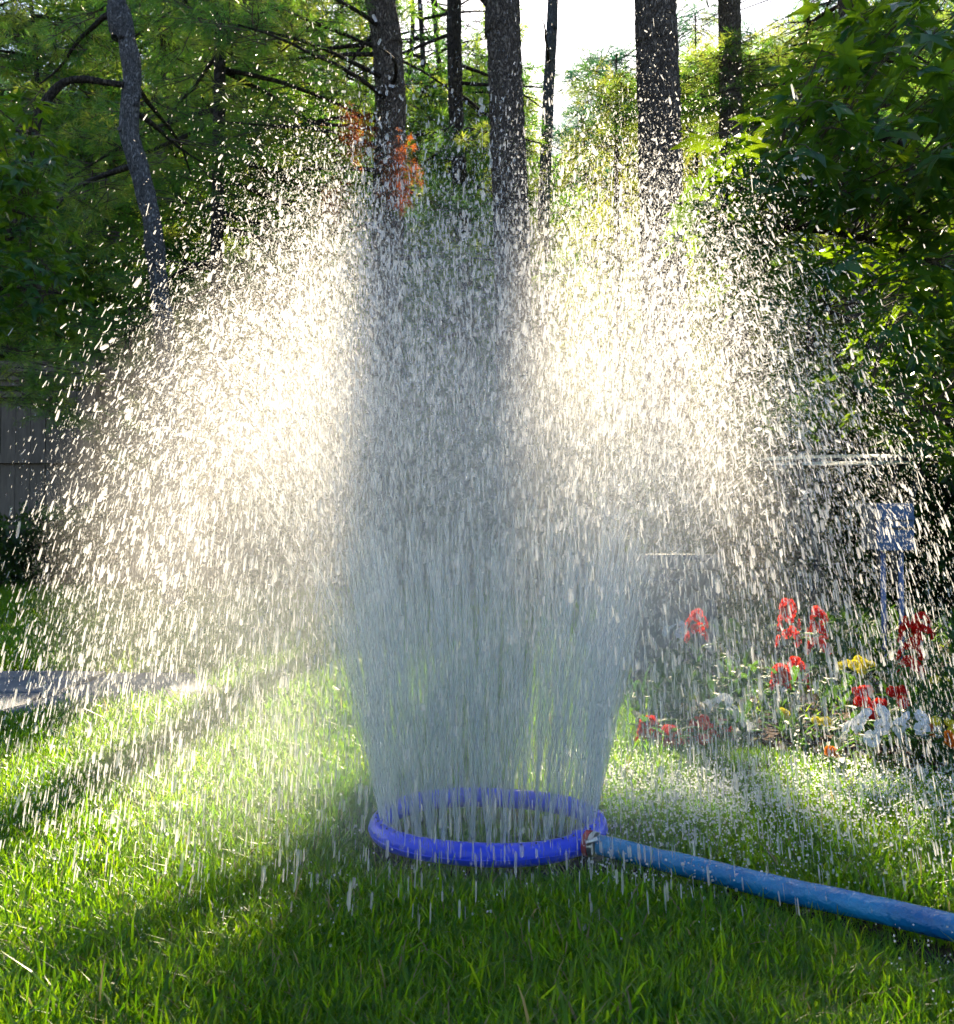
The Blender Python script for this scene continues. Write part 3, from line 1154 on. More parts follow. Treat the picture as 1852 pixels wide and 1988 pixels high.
def pine(label, pts_px, Y, width_px, bark, seed, br, spr=PINE_V, mats=None, name='pine_tree', per_m=5.5, sc=(0.8, 1.25), top_extra=5.0, limb_r=0.02, rough=0.10, nseg=28, plates=False):
    """pts_px: trunk centre line in pixels; br: (n, z0, z1, length range, azimuth range or None, rise, droop)"""
    pp = [P(a, b, Y) for a, b in pts_px]
    top, bot = pp[0], pp[-1]
    path = [top + (top - pp[1]) / max(1e-6, abs(top[2] - pp[1][2])) * top_extra * 0.9] + pp if top_extra else pp
    if bot[2] > 0.05:
        d = (bot - pp[-2]) / abs(bot[2] - pp[-2][2]) * bot[2] * 0.5
        foot = bot + d
        foot[2] = -0.05
        path = path + [foot]
    path = path[::-1]
    foot = np.array(path[0])
    root = empty(name, (foot[0], foot[1], 0), label, 'pine tree', 'pine trees standing behind the lawn')
    r_px = width_px / 2 / FPX * Y
    trunk, tp = trunk_mesh(root, path, [(0, r_px * 1.18), (1.5, r_px * 1.04), (4, r_px * 0.95), (9, r_px * 0.75)], bark, seed, nseg=60 if plates else nseg, rough=rough, plates=plates, step=0.022 if plates else 0.05)
    rr = random.Random(seed)
    B = []
    for (n, z0, z1, lr, azr, rise, droop) in br:
        for i in range(n):
            z = z0 + (z1 - z0) * (i + rr.random()) / n
            k = np.argmin(np.abs(tp[:, 2] - z))
            az = rr.uniform(*azr) if azr else rr.uniform(0, 2 * PI)
            B.append(branch_path(tp[k], az, rr.uniform(*lr), rise, droop, rr.random()))
    limbs(root, B, limb_r)
    crown(root, B, spr, mats or [M_NEEDLE, M_TWIG], seed, per_m=per_m, sc=sc)
    return root, tp


# A: leaning, knobbly grey trunk on the left
a_px = [(222, -40), (226, 0), (241, 51), (257, 136), (253, 204), (251, 258), (265, 306), (282, 367), (296, 442), (304, 510), (314, 595), (322, 700)]
A, Atp = pine('leaning knobbly grey pine with a bare crooked branch reaching left', a_px, 6.0, 37, M_BARK_G, 3,
              [(7, 2.6, 4.4, (0.8, 1.4), (1.2, 3.6), 0.05, 0.2)], rough=0.2, per_m=4)
bl = smooth_path([P(x, y, 5.95) for x, y in [(240, 165), (205, 160), (160, 154), (125, 160), (98, 185), (75, 225), (55, 300), (45, 390), (30, 440), (-20, 500)]])
MB().tube(bl - np.array(A.location), np.interp(np.linspace(0, 1, len(bl)), [0, 0.3, 0.6, 1], [0.018, 0.022, 0.032, 0.03]), 10,
          disp=lambda i, an, p: 1 + 0.15 * noise.noise(Vector((p[0] * 9, p[2] * 9, 2)))).build('crooked_branch', M_BARK_D, A, smooth=True)
kn = MB()
for i in range(26):
    k = random.randrange(10, len(Atp) - 5)
    if Atp[k][2] < 1.5: continue
    a = random.uniform(PI, 2 * PI)
    c = Atp[k] + np.array([math.cos(a), math.sin(a), 0]) * 0.052 - np.array(A.location)
    kn.tube([c, c + np.array([math.cos(a) * 0.018, math.sin(a) * 0.018, 0.006])], [0.016, 0.007], 7)
kn.build('bark_knobs', M_BARK_G, A, smooth=True)['kind'] = 'stuff'

# B: thin straight dark trunk
pine('slim straight dark pine trunk between the leaning pine and the dead orange needles', [(428, -20), (427, 100), (424, 300), (421, 500), (420, 620)], 7.4, 24, M_BARK_D, 5,
     [(26, 2.2, 6.2, (1.2, 2.4), (0.5, 2.7), 0.06, 0.35)], per_m=5, top_extra=3)
# C: broad dark trunk left of centre
pine('broad dark pine with dead orange needle clumps, left of the thick central pine', [(738, 0), (748, 60), (755, 140), (758, 200), (757, 280), (755, 345), (752, 480)], 8.0, 63, M_BARK, 8,
     [(18, 2.6, 4.8, (0.9, 2.1), (0.4, 5.6), 0.02, 0.3)], per_m=5.5, plates=True)
pine('slender pine trunk right behind the broad dark pine', [(881, 0), (883, 120), (885, 210), (891, 330), (899, 450)], 10.0, 33, M_BARK_D, 9,
     [(15, 2.4, 5.6, (0.8, 1.7), None, 0.0, 0.25)], per_m=5.5)
E, Etp = pine('thickest central pine, forked low limb at its top left, seen through flying drops', [(977, -30), (976, 0), (979, 100), (984, 220), (990, 380), (995, 520)], 7.0, 70, M_BARK, 12,
              [(7, 5.4, 7.0, (0.6, 1.3), None, 0.15, 0.2)], per_m=5, plates=True)
pine('thin bare pine trunk in front of the white sky gap', [(1074, -20), (1071, 60), (1064, 200), (1058, 350), (1054, 480)], 11.0, 25, M_BARK_G, 14,
     [(4, 5.6, 7.4, (0.6, 1.1), None, 0.15, 0.2)], per_m=5)
pine('thick scaly pine trunk between the sky gap and the broad-leaved tree', [(1272, -20), (1274, 60), (1279, 200), (1283, 360), (1288, 520), (1292, 700)], 7.0, 86, M_BARK, 16,
     [(6, 5.2, 7.0, (0.8, 1.5), (-1.0, 2.2), 0.1, 0.2)], per_m=5, plates=True)
H_, Htp = pine('middle-sized reddish pine trunk right of the thick scaly one', [(1415, -20), (1417, 60), (1418, 160), (1420, 280), (1424, 420)], 8.8, 48, M_BARK, 18,
     [(6, 5.4, 7.6, (0.8, 1.6), None, 0.1, 0.2)], per_m=5, plates=True)
pine('thin pine stem with bare curved twigs against the sky on the right', [(1565, -20), (1568, 100), (1569, 300), (1571, 500), (1574, 780)], 9.0, 14, M_BARK_D, 19,
     [(10, 3.6, 5.4, (0.5, 1.3), None, 0.1, -0.1)], per_m=2.0, limb_r=0.012)
J_, Jtp = pine('dark pine trunk behind the drooping broad leaves on the right', [(1655, -20), (1662, 200), (1668, 450), (1672, 620)], 8.2, 60, M_BARK, 21,
     [(12, 2.8, 6.2, (0.8, 1.6), (0.2, 2.9), 0.05, 0.3)], per_m=4.5)

# forked limb of the central pine
loc = np.array(E.location)
fl = smooth_path([P(985, 60, 7.0), P(962, 20, 7.0), P(930, -20, 6.95), P(890, -70, 6.9)])
MB().tube(fl - loc, np.linspace(0.05, 0.035, len(fl)), 10).build('limb', M_BARK, E, smooth=True)

def shade_boughs(root, tp, n, ur, zr, yr, seed, per=5, sc=(0.6, 1.0)):
    """boughs added to a pine to shade the lawn, spray and broad leaves"""
    rr_ = random.Random(seed)
    loc = np.array(root.location)
    Bo = []
    for i in range(n):
        uu, z0, yy = rr_.uniform(*ur), rr_.uniform(*zr), rr_.uniform(*yr)
        tgt = np.array([uu + yy * TA, yy, z0 + yy * TE])
        k = np.argmin(np.abs(tp[:, 2] - (tgt[2] + 0.1)))
        st = tp[k]
        Bo.append(np.array([st, (st + tgt) / 2 + np.array([0, 0, 0.10]), tgt]))
    Bo = [b for b, k_ in zip(Bo, keep_mask(np.array([b[-1] for b in Bo]), True, True)) if k_]
    limbs(root, Bo[::4], 0.006)
    pt, ro, sc2, vi = [], [], [], []
    for b in Bo:
        for q in range(per):
            a = rr_.uniform(0, 2 * PI)
            pt.append(b[-1] + np.array([rr_.gauss(0, 0.10), rr_.gauss(0, 0.2), rr_.gauss(0, 0.06)]))
            ro.append(tuple(rot_from_x((math.cos(a), math.sin(a), rr_.uniform(-0.3, 0.3)), rr_.uniform(-0.6, 0.6))))
            sc2.append(rr_.uniform(*sc))
            vi.append(rr_.randrange(6))
    pt = np.array(pt)
    okk = keep_mask(pt, True, True)
    scatter('needles', PINE_V, (pt - loc)[okk], np.array(ro)[okk], np.array(sc2)[okk], np.array(vi)[okk], [M_NEEDLE, M_TWIG], root)  # needles of the added shade boughs


shade_boughs(E, Etp, 300, (-0.24, 0.50), (-1.05, -0.68), (8.2, 9.6), 5, 6, (0.5, 0.85))
shade_boughs(H_, Htp, 110, (0.08, 1.0), (-1.6, -0.98), (8.6, 10.5), 6, 5, (0.5, 0.85))
shade_boughs(J_, Jtp, 280, (0.75, 2.6), (-2.3, -0.4), (8.5, 10.5), 7, 6, (0.7, 1.1))

# dead orange needle clumps hanging on the broad dark pine's twigs
Cr = [o for o in bpy.data.objects if o.name.startswith('pine_tree') and 'dead orange needle clumps, left' in o.get('label', '')][0]
pt, ro, sc2, vi = [], [], [], []
for (cx, cy, n, sx, sy) in [(672, 212, 16, 16, 22), (692, 240, 8, 16, 12), (768, 285, 16, 12, 26), (652, 345, 14, 14, 18), (770, 330, 6, 10, 10)]:
    for i in range(n):
        q = P(cx + random.gauss(0, sx), cy + random.gauss(0, sy), 7.45 + random.uniform(-0.2, 0.15))
        pt.append(q - np.array(Cr.location))
        ro.append(tuple(rot_from_x((random.uniform(-0.4, 0.4), random.uniform(-0.4, 0.4), -1), random.uniform(0, 6))))
        sc2.append(random.uniform(0.35, 0.6))
        vi.append(random.randrange(6))
scatter('dead_needles', PINE_V, pt, ro, sc2, vi, [M_NEEDLE_R, M_TWIG], Cr)


# background pines: trunk, limbs, needles
def back_pine(px, py_base, Y, ztop, seed, label, nb=36, lr=(1.4, 2.8), z0=0.6, mats=None, sc=(1.3, 2.0), per_m=3.2, wpx=20, cat='pine tree'):
    pt = P(px, 900, Y)
    root = empty('pine_tree', (pt[0], Y, 0), label, cat, 'pine trees standing behind the lawn')
    path = [np.array([pt[0] + 0.15 * math.sin(seed + z), Y, z]) for z in np.linspace(0, ztop, 7)]
    r0 = wpx / 2 / FPX * Y
    tr_, tp = trunk_mesh(root, path, [(0, r0 * 1.1), (ztop, r0 * 0.3)], M_BARK_D, seed, nseg=12, step=0.25)
    rr = random.Random(seed)
    B = []
    for i in range(nb):
        z = z0 + (ztop - z0) * (i + rr.random()) / nb
        k = np.argmin(np.abs(tp[:, 2] - z))
        taper = 1 - 0.55 * (z - z0) / (ztop - z0)
        B.append(branch_path(tp[k], rr.uniform(0, 2 * PI), rr.uniform(*lr) * taper, 0.08, 0.35, rr.random()))
    limbs(root, B[::2], 0.022)
    crown(root, B, PINE_B, mats or [M_NEEDLE, M_TWIG], seed, per_m=per_m, sc=sc, thin=0.35)
    return root


bp_list = [
    (40, 12.0, 8.0, 'bushy green pine behind the far left end of the fence'),
    (170, 13.5, 9.0, 'tall green pine seen just left of the leaning trunk'),
    (330, 12.5, 9.0, 'dense green pine right of the leaning trunk'),
    (520, 12.2, 9.0, 'yellow-green pine between the slim straight trunk and the broad trunk'),
    (640, 14.0, 10.0, 'sunlit pine behind the dead orange needles'),
    (800, 13.5, 9.5, 'sunlit pine filling the gap right of the broad dark trunk'),
    (850, 14.5, 9.0, 'pale sunlit pine seen between the slender trunk and the broad dark pine'),
    (770, 16.5, 10.0, 'distant sunlit pine behind the gap right of the broad dark pine'),
    (785, 19.0, 12.5, 'tall far pine filling the top between the broad and slender trunks'),
    (850, 21.0, 13.0, 'very far tall pine behind the slender trunk'),
    (930, 15.0, 7.4, 'lower green pine left behind the thickest trunk'),
]
for i, (px, Y, zt, lb) in enumerate(bp_list):
    back_pine(px, 0, Y, zt, 40 + i, lb, nb=62, per_m=3.8)
for i, (px, Y, zt, lb) in enumerate([
    (1150, 17.0, 7.6, 'dark blue-green pine bordering the right of the sky gap'),
    (1215, 20.0, 9.3, 'far blue-green pine behind the bright hemlock'),
    (1050, 21.0, 6.6, 'far low blue-green pine at the foot of the sky gap'),
    (1330, 20.0, 9.5, 'far pine seen between the two right trunks'),
    (1500, 19.0, 8.6, 'far pale pine behind the thin twiggy stem'),
    (1640, 16.0, 8.6, 'far pine behind the broad-leaved tree'),
    (1800, 15.0, 8.6, 'far pine behind the right-hand edge of the broad-leaved tree'),
    (300, 17.0, 13.5, 'very tall pine added for its shade, far behind the leaning grey pine'),  # this and the next pine are added to darken the foliage in front
    (690, 18.0, 13.0, 'very tall pine added for its shade, far behind the broad dark pine'),
]):
    back_pine(px, 0, Y, zt, 60 + i, lb, nb=40, mats=[M_NEEDLE_T if i < 3 else M_NEEDLE, M_TWIG], sc=(1.6, 2.4), per_m=2.6)


# hemlocks
def hemlock(px, py_top, Y, rad, seed, label, nb=90, gaps=False):
    t = P(px, py_top, Y)
    root = empty('hemlock_tree', (t[0], Y, 0), label, 'hemlock tree', 'sunlit hemlocks behind the thick trunks')
    H = t[2]
    path = [np.array([t[0], Y, z]) for z in np.linspace(0, H, 6)]
    tr_, tp = trunk_mesh(root, path, [(0, 0.07), (H, 0.008)], M_BARK_D, seed, nseg=10, step=0.2)
    rr = random.Random(seed)
    B = []
    for i in range(nb):
        z = 0.8 + (H - 0.85) * (i + rr.random()) / nb
        L = rad * (1 - (z / H)) ** 0.8 * 1.5 + 0.12
        k = np.argmin(np.abs(tp[:, 2] - z))
        B.append(branch_path(tp[k], rr.uniform(0, 2 * PI), L * rr.uniform(0.75, 1.15), 0.18, 0.75, rr.random()))
    limbs(root, B[::3], 0.010)
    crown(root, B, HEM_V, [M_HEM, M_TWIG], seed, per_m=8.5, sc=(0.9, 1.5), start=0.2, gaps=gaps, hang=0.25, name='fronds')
    return root


hemlock(1196, 105, 9.2, 1.05, 71, 'bright yellow-green young hemlock with a pointed top below the sky gap')
hemlock(1350, 30, 12.5, 1.35, 72, 'tall sunlit hemlock seen between the two right pine trunks')
hemlock(1480, 55, 13.0, 1.6, 73, 'sunlit hemlock behind the thin twiggy stem')
hemlock(1590, 90, 14.0, 1.8, 74, 'sunlit hemlock mostly hidden by the broad-leaved tree')


# broad-leaved trees
def broadleaf(label, trunk_pts, limb_list, clusters, nper, size, seed, n_obj, mt=M_LEAF):
    root = empty('sweetgum_tree', tuple(trunk_pts[0] * [1, 1, 0]), label, 'sweetgum tree')
    loc = np.array(root.location)
    trunk_mesh(root, trunk_pts, [(0, 0.09), (5, 0.04)], M_BARK_D, seed, nseg=16, step=0.08)
    LP = []
    for lp in limb_list:
        s = smooth_path(lp)
        LP.append(s)
        MB().tube(s - loc, np.linspace(0.022, 0.006, len(s)), 7).build('limb', M_BARK_D, root, smooth=True)
    allp = np.concatenate(LP)
    r = random.Random(seed)
    tw = MB()
    leaves = []
    for c in clusters:
        k = np.argmin(np.linalg.norm(allp - c, axis=1))
        a = allp[k]
        mid = (a + c) / 2 + np.array([r.uniform(-0.03, 0.03), r.uniform(-0.03, 0.03), 0.03])
        tw.tube(np.array([a, mid, c]) - loc, [0.004, 0.0028, 0.0015], 4, cap=False)
        for j in range(nper):
            t = r.uniform(0.35, 1.0) if j else 1.0
            b = mid * (1 - t) + c * t
            az = r.uniform(0, 2 * PI)
            el = r.uniform(-0.75, 0.05)
            d = (math.cos(az) * math.cos(el), math.sin(az) * math.cos(el), math.sin(el))
            leaves.append((b - loc, tuple(rot_from_x(d, r.gauss(0, 0.45))), size * r.uniform(0.7, 1.2), r.randrange(7)))
    o = tw.build('twigs', M_TWIG, root)
    o['kind'] = 'stuff'
    leaves.sort(key=lambda q: (q[0] + loc)[1])
    px, py = proj(np.array([q[0] + loc for q in leaves]))
    vis = (px > -20) & (px < 1870) & (py > -20) & (py < 1100)
    first = [q for q, ok_ in zip(leaves, vis) if ok_][:n_obj]
    ids = {id(q) for q in first}
    rest = [q for q in leaves if id(q) not in ids]
    ml = []
    for v, f, mi in LEAF_V:
        me = bpy.data.meshes.new('leaf')
        me.from_pydata(v.tolist(), [], f)
        me.polygons.foreach_set('material_index', mi)
        me.materials.append(mt)
        me.materials.append(M_TWIG)
        ml.append(me)
    for q in first:
        o = bpy.data.objects.new('leaf', ml[q[3]])
        link(o, root)
        o.location = q[0]
        o.rotation_euler = q[1]
        o.scale = (q[2],) * 3
    if rest:
        scatter('leaves', LEAF_V, [q[0] for q in rest], [q[1] for q in rest], [q[2] for q in rest], [q[3] for q in rest], [mt, M_TWIG], root)
    return root


SG_POLY = [(1640, -60), (1600, 60), (1510, 100), (1450, 170), (1395, 215), (1405, 300), (1350, 340), (1330, 430), (1350, 530), (1430, 590), (1500, 560),
           (1600, 560), (1650, 620), (1600, 700), (1620, 800), (1650, 880), (2100, 900), (2100, -60)]


def poly_clusters(poly, n, d0, d1, seed, flat=0.0):
    r = random.Random(seed)
    xs_ = [p[0] for p in poly]
    ys_ = [p[1] for p in poly]
    out = []
    while len(out) < n:
        x, y = r.uniform(min(xs_), max(xs_)), r.uniform(min(ys_), max(ys_))
        if in_poly(np.array([x]), np.array([y]), poly)[0]:
            q = P(x, y, r.uniform(d0, d1))
            uu, zz0 = sunuv(q)
            if 0.10 < uu < 0.62 and -0.42 < zz0 < 0.25: continue
            if (x - 1668) ** 2 / 42 ** 2 + (y - 540) ** 2 / 75 ** 2 < 1 or (x - 1600) ** 2 / 90 ** 2 + (y - 650) ** 2 / 60 ** 2 < 1: continue
            out.append(q)
    return out


tr = [np.array([2.45, 4.3, 0]), np.array([2.42, 4.3, 1.2]), np.array([2.5, 4.35, 2.4]), np.array([2.45, 4.3, 3.6])]
lb = [[tr[1], P(1850, 700, 4.1), P(1700, 640, 3.8), P(1600, 600, 3.6)],
      [tr[1], P(1900, 560, 4.2), P(1700, 470, 3.9), P(1520, 440, 3.7), P(1400, 430, 3.6)],
      [tr[2], P(1900, 330, 4.2), P(1720, 270, 4.1), P(1560, 260, 4.0), P(1430, 300, 3.9)],
      [tr[2], P(1880, 180, 4.4), P(1740, 120, 4.3), P(1620, 110, 4.2)],
      [tr[1], P(1900, 820, 3.7), P(1780, 800, 3.5), P(1680, 790, 3.3)]]
broadleaf('large broad-leaved sweetgum with dark star-shaped leaves overhanging the right side', tr, lb, poly_clusters(SG_POLY, 330, 3.1, 4.3, 81), 6, 1.25, 82, 300)
SL_POLY = [(-200, 150), (60, 180), (120, 260), (90, 420), (150, 480), (180, 560), (140, 640), (60, 650), (-200, 640)]
tr = [np.array([-3.6, 5.6, 0]), np.array([-3.55, 5.6, 1.5]), np.array([-3.6, 5.6, 3.0]), np.array([-3.5, 5.5, 4.4])]
lb = [[tr[1], P(-150, 600, 5.4), P(0, 560, 5.3), P(120, 570, 5.2)],
      [tr[2], P(-150, 420, 5.5), P(-20, 400, 5.4), P(60, 420, 5.3)],
      [tr[2], P(-150, 260, 5.6), P(0, 250, 5.5), P(60, 260, 5.4)]]
broadleaf('smaller broad-leaved tree with dark star leaves at the left edge above the fence', tr, lb, poly_clusters(SL_POLY, 130, 4.8, 5.9, 83), 6, 1.15, 84, 60)


# hanging pine bough tips in front of the fence
def bough(label, pts, seed, per_m=9, sc=(0.6, 0.9)):
    root = empty('pine_sapling', (pts[0][0], pts[0][1], 0), label, 'pine sapling')
    stem = smooth_path([np.array([pts[0][0], pts[0][1], 0]), np.array([pts[0][0] + 0.05, pts[0][1], 0.9]), pts[0] + np.array([0, 0, 0.4])])
    MB().tube(stem - np.array(root.location), np.linspace(0.03, 0.012, len(stem)), 8).build('trunk', M_BARK_D, root, smooth=True)
    rr = random.Random(seed)
    B = []
    for p_ in pts:
        k = np.argmin(np.abs(stem[:, 2] - p_[2]))
        B.append(np.array([stem[k], (stem[k] + p_) / 2 + [0, 0, 0.05], p_]))
    for i in range(3):
        k = rr.randrange(len(stem) // 3, len(stem))
        B.append(branch_path(stem[k], rr.uniform(0, 2 * PI), rr.uniform(0.4, 0.8), 0.1, 0.3, rr.random()))
    limbs(root, B, 0.008)
    crown(root, B, PINE_V, [M_NEEDLE, M_TWIG], seed, per_m=per_m, sc=sc, start=0.3)


bough('young pine with soft needle tufts in front of the fence at the left edge', [P(-60, 690, 6.3), P(40, 680, 6.2), P(90, 720, 6.1), P(40, 760, 6.2), P(0, 740, 6.0)], 91)
bough('young pine standing at the fence post behind the drops', [P(250, 680, 8.6), P(300, 700, 8.4), P(200, 640, 8.6), P(350, 650, 8.8)], 92)

# shrubs: small-leaved dark bushes along the back, hiding the ground line
def bush_leaf(seed, s=0.035):
    r = random.Random(seed)
    mb = MB()
    mb.tube([(0, 0, 0), (0.08, 0, 0.02), (0.16, 0, 0.02)], [0.002, 0.0015, 0.001], 3, 1, cap=False)
    for i in range(9):
        t = 0.02 + 0.14 * i / 9
        a = r.uniform(0, 2 * PI)
        d = np.array([0.6, math.cos(a), math.sin(a)])
        d /= np.linalg.norm(d)
        b = np.array([t, 0, 0.01])
        e = b + d * s * r.uniform(0.8, 1.4)
        sd_ = np.cross(d, [r.gauss(0, 1), r.gauss(0, 1), r.gauss(0, 1)])
        sd_ /= np.linalg.norm(sd_) + 1e-9
        m_ = (b + e) / 2
        mb.add([b, m_ + sd_ * s * 0.32, e, m_ - sd_ * s * 0.32], [(0, 1, 2, 3)], 0)
    return mb.arr()


BUSH_V = [bush_leaf(300 + i) for i in range(5)]
M_BUSH = leaf_mat('bush_leaf', [(0.012, 0.04, 0.015), (0.02, 0.055, 0.018), (0.03, 0.06, 0.02)],
                  [(0.10, 0.22, 0.02), (0.18, 0.34, 0.03), (0.3, 0.45, 0.04)], 0.4, 0.4, 0.4, 5)


def bush(x, y, rx, ry, h, n, seed, label, mt=None, sc=(0.9, 1.5)):
    root = empty('shrub', (x, y, 0), label, 'shrub')
    r = random.Random(seed)
    st = MB()
    for i in range(9):
        a = r.uniform(0, 2 * PI)
        q = np.array([math.cos(a) * rx * 0.6, math.sin(a) * ry * 0.6, h * 0.75])
        st.tube([(0, 0, -0.02), q * [0.4, 0.4, 0.5], q], [0.012, 0.008, 0.004], 5)
    st.build('stems', M_BARK_D, root)['kind'] = 'stuff'
    pts, rots, scl, vid = [], [], [], []
    for i in range(n):
        while True:
            q = np.array([r.uniform(-1, 1), r.uniform(-1, 1), r.uniform(0, 1)])
            rad = math.sqrt(q[0] ** 2 + q[1] ** 2 + (q[2] * 0.95) ** 2)
            if rad < 1 + 0.16 * noise.noise(Vector(q * 2.5) + Vector((seed, 0, 0))) and rad > 0.35: break
        pts.append(q * [rx, ry, h])
        d = q + np.array([r.gauss(0, 0.5), r.gauss(0, 0.5), r.gauss(0, 0.4) + 0.2])
        rots.append(tuple(rot_from_x(d, r.uniform(0, 6))))
        scl.append(r.uniform(*sc))
        vid.append(r.randrange(5))
    pts = np.array(pts)
    ok = keep_mask(pts + np.array([x, y, 0]), False, True)
    scatter('leaves', BUSH_V, pts[ok], np.array(rots)[ok], np.array(scl)[ok], np.array(vid)[ok], [mt or M_BUSH, M_TWIG], root)
    return root


for i, (px, Y, rx, h, lb_) in enumerate([
    (1480, 6.4, 0.75, 1.15, 'dark shrub behind the table top, nearest the spray'),
    (1680, 6.0, 0.8, 1.25, 'dark shrub directly behind the grey box on its post'),
    (1860, 5.8, 0.8, 1.3, 'dark shrub at the right edge beyond the flower bed'),
    (1300, 7.5, 0.8, 1.0, 'dark shrub behind the right lobe of the spray'),
    (1120, 8.6, 0.9, 1.1, 'dark shrub hidden behind the middle right of the spray'),
    (940, 9.2, 1.0, 1.2, 'dark shrub hidden behind the middle of the spray'),
    (720, 9.0, 1.0, 1.2, 'dark shrub at the right end of the fence'),
    (1560, 8.5, 1.2, 1.9, 'tall dark shrub behind the flower bed, below the star leaves'),
    (1780, 8.0, 1.2, 2.0, 'tall dark shrub at the far right, below the star leaves')]):
    q = P(px, 1000, Y)
    bush(q[0], Y, rx, 0.55, h, 2600, 100 + i, lb_)
q = P(95, 1000, 9.2)
bush(q[0], 9.25, 0.5, 0.22, 0.62, 500, 130, 'low green vine-like shrub climbing the lower fence boards')
q = P(-30, 1000, 9.2)
bush(q[0], 9.25, 0.4, 0.22, 0.5, 350, 131, 'small shrub at the foot of the fence at the left edge')

# far woods: one mass beyond the single trees
n = 9000
yy = rng.uniform(23, 30, n)
xx = rng.uniform(-0.62, 0.62, n) * yy
zz = rng.random(n) ** 0.9 * (13.5 + 1.5 * np.sin(xx * 0.7))
pw = np.stack([xx, yy, zz], 1)
ok = keep_mask(pw, True, True, 4.0)
pw = pw[ok]
m_ = len(pw)
az = rng.uniform(0, 2 * PI, m_)
rw = np.array([tuple(rot_from_x((math.cos(a), math.sin(a), rng.uniform(-0.4, 0.2)), rng.uniform(-0.5, 0.5))) for a in az])
tag(scatter('woods', PINE_V, pw, rw, rng.uniform(3.0, 4.6, m_), rng.integers(0, 6, m_), [M_NEEDLE_T, M_TWIG]), 'far mass of pine woods closing the view', kind='stuff')

# ------------------------------------------------------------------ garden things on the right
M_GLASSW = water_mat('wet_glass', 0.04, (0.95, 0.95, 0.95), 0.25)
M_IRON = plain('dark_iron', (0.02, 0.02, 0.024), (0.04, 0.04, 0.045), 0.4, 30, 0.5)
M_GREY = plain('grey_metal', (0.07, 0.085, 0.10), (0.10, 0.12, 0.14), 0.45, 12, 0.5, 0.1, 60)
tY = 3.6
tc_ = P(1640, 893, tY)
tab = empty('patio_table', (tc_[0], tY, 0), 'round glass-topped patio table with a bright wet rim behind the flowers', 'table')
rT = 0.32
tab.rotation_euler = (R(2.4), 0, 0)
ring_pts = [(math.cos(a), math.sin(a)) for a in np.linspace(0, 2 * PI, 49)[:-1]]
tm = MB()
zt = tc_[2]
for zz_, rr2 in ((zt - 0.006, rT), (zt + 0.006, rT)):
    pass
tm.add([(rT * a, rT * b, zt - 0.009) for a, b in ring_pts] + [(rT * a, rT * b, zt + 0.004) for a, b in ring_pts],
       [tuple(range(47, -1, -1)), tuple(range(48, 96))] + [(i, (i + 1) % 48, (i + 1) % 48 + 48, i + 48) for i in range(48)])
bevel(tm.build('table_top', M_GLASSW, tab), 0.002)
MB().tube([(rT * a * 0.99, rT * b * 0.99, zt - 0.012) for a, b in ring_pts], 0.006, 8, closed=True).build('rim', M_IRON, tab, smooth=True)
for a in (0.6, 2.2, 3.8, 5.3):
    MB().tube([(rT * 0.9 * math.cos(a), rT * 0.9 * math.sin(a), zt - 0.012), (rT * 0.55 * math.cos(a), rT * 0.55 * math.sin(a), 0.35), (rT * 0.8 * math.cos(a), rT * 0.8 * math.sin(a), 0.0)], 0.010, 8).build('leg', M_IRON, tab, smooth=True)
# puddles of water on the table
pm = MB()
for i in range(16):
    a, r_ = random.uniform(0, 2 * PI), random.uniform(0, 0.34)
    cx, cy = r_ * math.cos(a), r_ * math.sin(a)
    s1, s2 = random.uniform(0.02, 0.07), random.uniform(0.02, 0.05)
    rg = [(cx + s1 * math.cos(q) * (1 + 0.2 * math.sin(3 * q + i)), cy + s2 * math.sin(q)) for q in np.linspace(0, 2 * PI, 13)[:-1]]
    pm.add([(cx, cy, zt + 0.0085)] + [(x_, y_, zt + 0.0045) for x_, y_ in rg], [(0, j + 1, (j + 1) % 12 + 1) for j in range(12)])
po = pm.build('water_puddles', M_DROP, None, smooth=True)
po.location = (tc_[0], tY, 0)
po.rotation_euler = (R(2.4), 0, 0)
tag(po, 'shallow splashes of water lying on the glass table top', kind='stuff')

# low grey bin with rounded corners
bY = 3.1
bl_, br_ = P(1215, 1076, bY), P(1402, 1076, bY)
binr = empty('garden_bin', ((bl_[0] + br_[0]) / 2, bY + 0.14, 0), 'low grey garden bin with rounded corners and a pale lid lip, half hidden by spray', 'bin')
hw = (br_[0] - bl_[0]) / 2
zt = bl_[2]


def rrect(hx, hy, r, n=5):
    out = []
    for cx, cy, a0 in ((hx - r, hy - r, 0), (-hx + r, hy - r, 90), (-hx + r, -hy + r, 180), (hx - r, -hy + r, 270)):
        for q in np.linspace(0, 90, n):
            out.append((cx + r * math.cos(R(a0 + q)), cy + r * math.sin(R(a0 + q))))
    return out


def prism(mb, outline, levels, mi=0):
    n = len(outline)
    V, F = [], []
    for z, s in levels:
        V += [(x * s, y * s, z) for x, y in outline]
    for i in range(len(levels) - 1):
        for j in range(n):
            F.append((i * n + j, i * n + (j + 1) % n, (i + 1) * n + (j + 1) % n, (i + 1) * n + j))
    F.append(tuple(range(n))[::-1])
    F.append(tuple((len(levels) - 1) * n + j for j in range(n)))
    return mb.add(V, F, mi)


